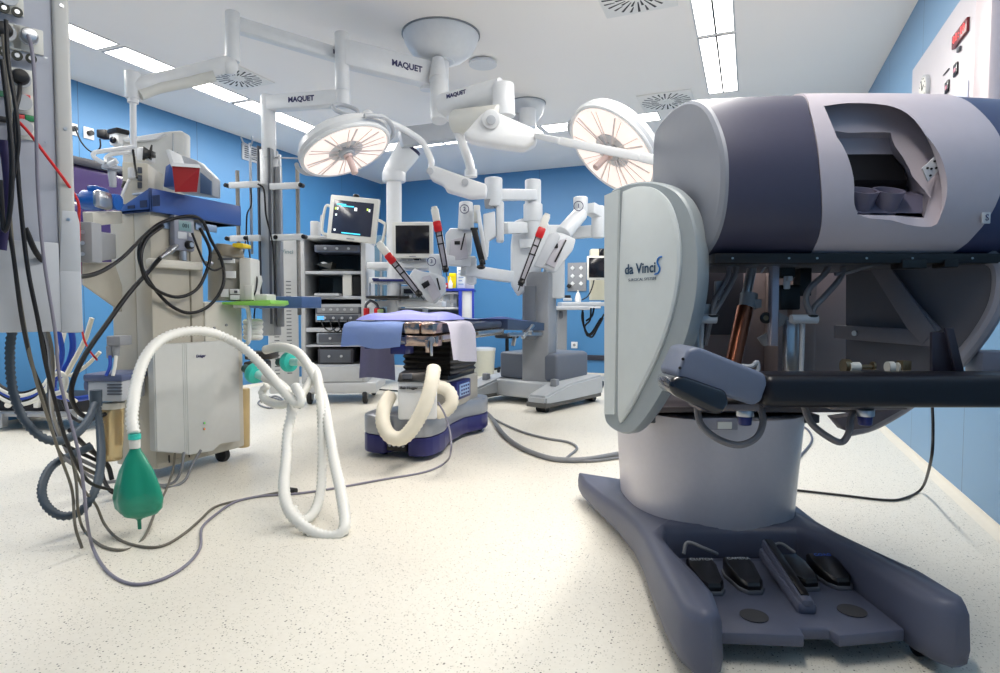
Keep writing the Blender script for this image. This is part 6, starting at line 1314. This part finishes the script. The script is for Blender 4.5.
m = MB(); m.cyl(G(289, 490, .012), G(296, 491, .012), .014); m.build('plug', BLACK, None, 'small black plug lying on the floor by the hanging white hoses', 'plug')
# floor cables by tower
wire('lead', [G(355, 386, .01), G(375, 389, .01), G(400, 391, .01), G(430, 392, .01), G(470, 391, .01)], .008, CABLEK, 'black cable lying on the floor behind the operating table base')
wire('lead', [G(262, 402, .01), G(275, 396, .01), G(284, 402, .01), G(270, 408, .01), G(258, 403, .01), G(270, 397, .01), G(290, 404, .01), G(300, 408, .01)], .008, CABLEG, 'grey cable coiled on the floor behind the white hoses')
# ================= LEFT WALL HOSES AND LOW TROLLEY
lt = thing('low_trolley', 'low black and silver trolley by the left wall under the hanging hoses', 'trolley', P(50, 424, 4.7))
m = MB(); pbox(m, -20, 399, 96, 412, 4.5, .5, .01, .05); m.build('deck', mat('black deck', (30, 30, 34), .5), lt)
m = MB(); pbox(m, -20, 412, 72, 417, 4.45, .05, .004, .05); pbox(m, -4, 414, 2, 428, 4.44, .06, .004); pbox(m, 66, 410, 72, 420, 4.44, .06, .004); m.build('frame', ALU, lt)
m = MB(); pbox(m, 33, 400, 38, 408, 4.46, .03, .004); pcyl(m, (8, 405, 4.46), (8, 405, 4.5), 3); m.build('fitting', OFFW, lt)
cols = [(CABLEK, .011, 'black'), (OFFW, .018, 'white'), (CABLEBL, .014, 'blue'), (CABLEK, .011, 'black'), (OFFW, .016, 'white')]
for i, (mm, r_, nm) in enumerate(cols):
    o_ = i*2.8
    wire('hose', sw((-8, 378+o_, 4.2), (4, 388+o_, 4.2), (20, 393+o_, 4.2), (38, 388+o_*.9, 4.2), (50, 376+o_*.5, 4.2), (58, 355, 4.2), (60+i, 332, 4.2), (58+i*2, 310, 4.25)), r_, mm, nm+' supply hose hanging in a wide arc under the service column, ' + ['topmost', 'second from the top', 'middle', 'second from the bottom', 'lowest'][i], group='arc of supply hoses')
wire('hose', sw((70, 325, 3.6), (73, 345, 3.6), (69, 362, 3.6), (60, 374, 3.6), (54, 382, 3.6), (56, 394, 3.6), (72, 399, 3.6), (90, 397, 3.6)), .017, CABLEBL, 'blue supply hose bending right behind the cables')
wire('hose', sw((56, 322, 3.55), (62, 350, 3.55), (58, 372, 3.55), (52, 380, 3.55), (52, 388, 3.55), (60, 392, 3.55), (66, 384, 3.55), (62, 376, 3.55), (54, 378, 3.55)), .014, CABLEBL, 'blue supply hose coiled in a small loop')
wire('hose', sw((92, 318, 3.5), (84, 342, 3.5), (68, 372, 3.5), (62, 390, 3.5), (76, 402, 3.5)), .013, mat('ivory hose', (222, 218, 204), .45), 'ivory hose slanting down between the service column and the machine')
wire('hose', sw((52, 376, 3.45), (60, 373, 3.45), (66, 379, 3.45), (64, 390, 3.45), (55, 394, 3.45)), .014, OFFW, 'white hose end curled around the blue loop')
wire('hose', sw((100, 352, 3.4), (86, 366, 3.4), (70, 376, 3.4)), .01, mat('ivory hose', (0, 0, 0)), 'thin ivory tube reaching the machine from the coil')
wire('hose', sw((62, 400, 3.3), (70, 415, 3.3), (82, 422, 3.3), (96, 418, 3.3), (110, 410, 3.3)), .009, CABLEK, 'black cable sagging under the small blue loop')
for i in range(3): wire('cable', sw((40+i*3, 325, 3.2), (46+i*3, 350, 3.2), (49+i*2, 380, 3.15), (50+i, 410, 3.0), (60+i, 440, 2.9), (75, 450+i*6, 2.9), (100, 462+i*7, 3.0)), .009, (CABLEK, CABLEG, CABLEO)[i], ('black', 'grey', 'olive')[i]+' cable hanging from under the service column to the machine foot')

# ================= LIGHT, CAMERA
w_ = bpy.data.worlds.new('World'); bpy.context.scene.world = w_; w_.use_nodes = True
w_.node_tree.nodes['Background'].inputs[0].default_value = (.8, .85, .9, 1); w_.node_tree.nodes['Background'].inputs[1].default_value = .05
def area(name, loc, sx, sy, e, c=(1, .955, .89), rot=(0, 0, 0)):
    l = bpy.data.lights.new(name, 'AREA'); l.shape = 'RECTANGLE'; l.size = sx; l.size_y = sy; l.energy = e; l.color = c
    o = bpy.data.objects.new(name, l); col.objects.link(o); o.location = loc; o.rotation_euler = rot; return o
for (x, y, sx, sy) in ((-4.455, 1.6, .22, 4), (-4.455, 4.4, .22, 2.5), (-2.7, 6.39, 3.6, .25), (-.26, 1.8, .23, 3.0), (-.26, 4.6, .23, 2.6)):
    area('strip_light', (x, y, HC-.012), sx, sy, STRIP_W*sx*sy)
for MM, e in ((M1, SURG_W), (M2, SURG_W)):
    l = bpy.data.lights.new('surgical_beam', 'SPOT'); l.energy = e; l.spot_size = math.radians(75); l.spot_blend = .6; l.shadow_soft_size = .15; l.color = (1, .9, .82)
    o = bpy.data.objects.new('surgical_beam', l); col.objects.link(o); o.matrix_world = MM @ Matrix.Translation(V((0, 0, -.17)))
cam = bpy.data.cameras.new('Camera'); cam.sensor_width = 36; cam.lens = 36*F/1000; cam.clip_start = .05; cam.clip_end = 60
co = bpy.data.objects.new('Camera', cam); col.objects.link(co); co.location = (0, 0, H); co.rotation_euler = (pi/2-PT, 0, YAW)
sc = bpy.context.scene; sc.camera = co
sc.view_settings.view_transform = 'Standard'; sc.view_settings.look = 'None'; sc.view_settings.gamma = 1; sc.view_settings.use_curve_mapping = False
sc.view_settings.exposure = EXPO
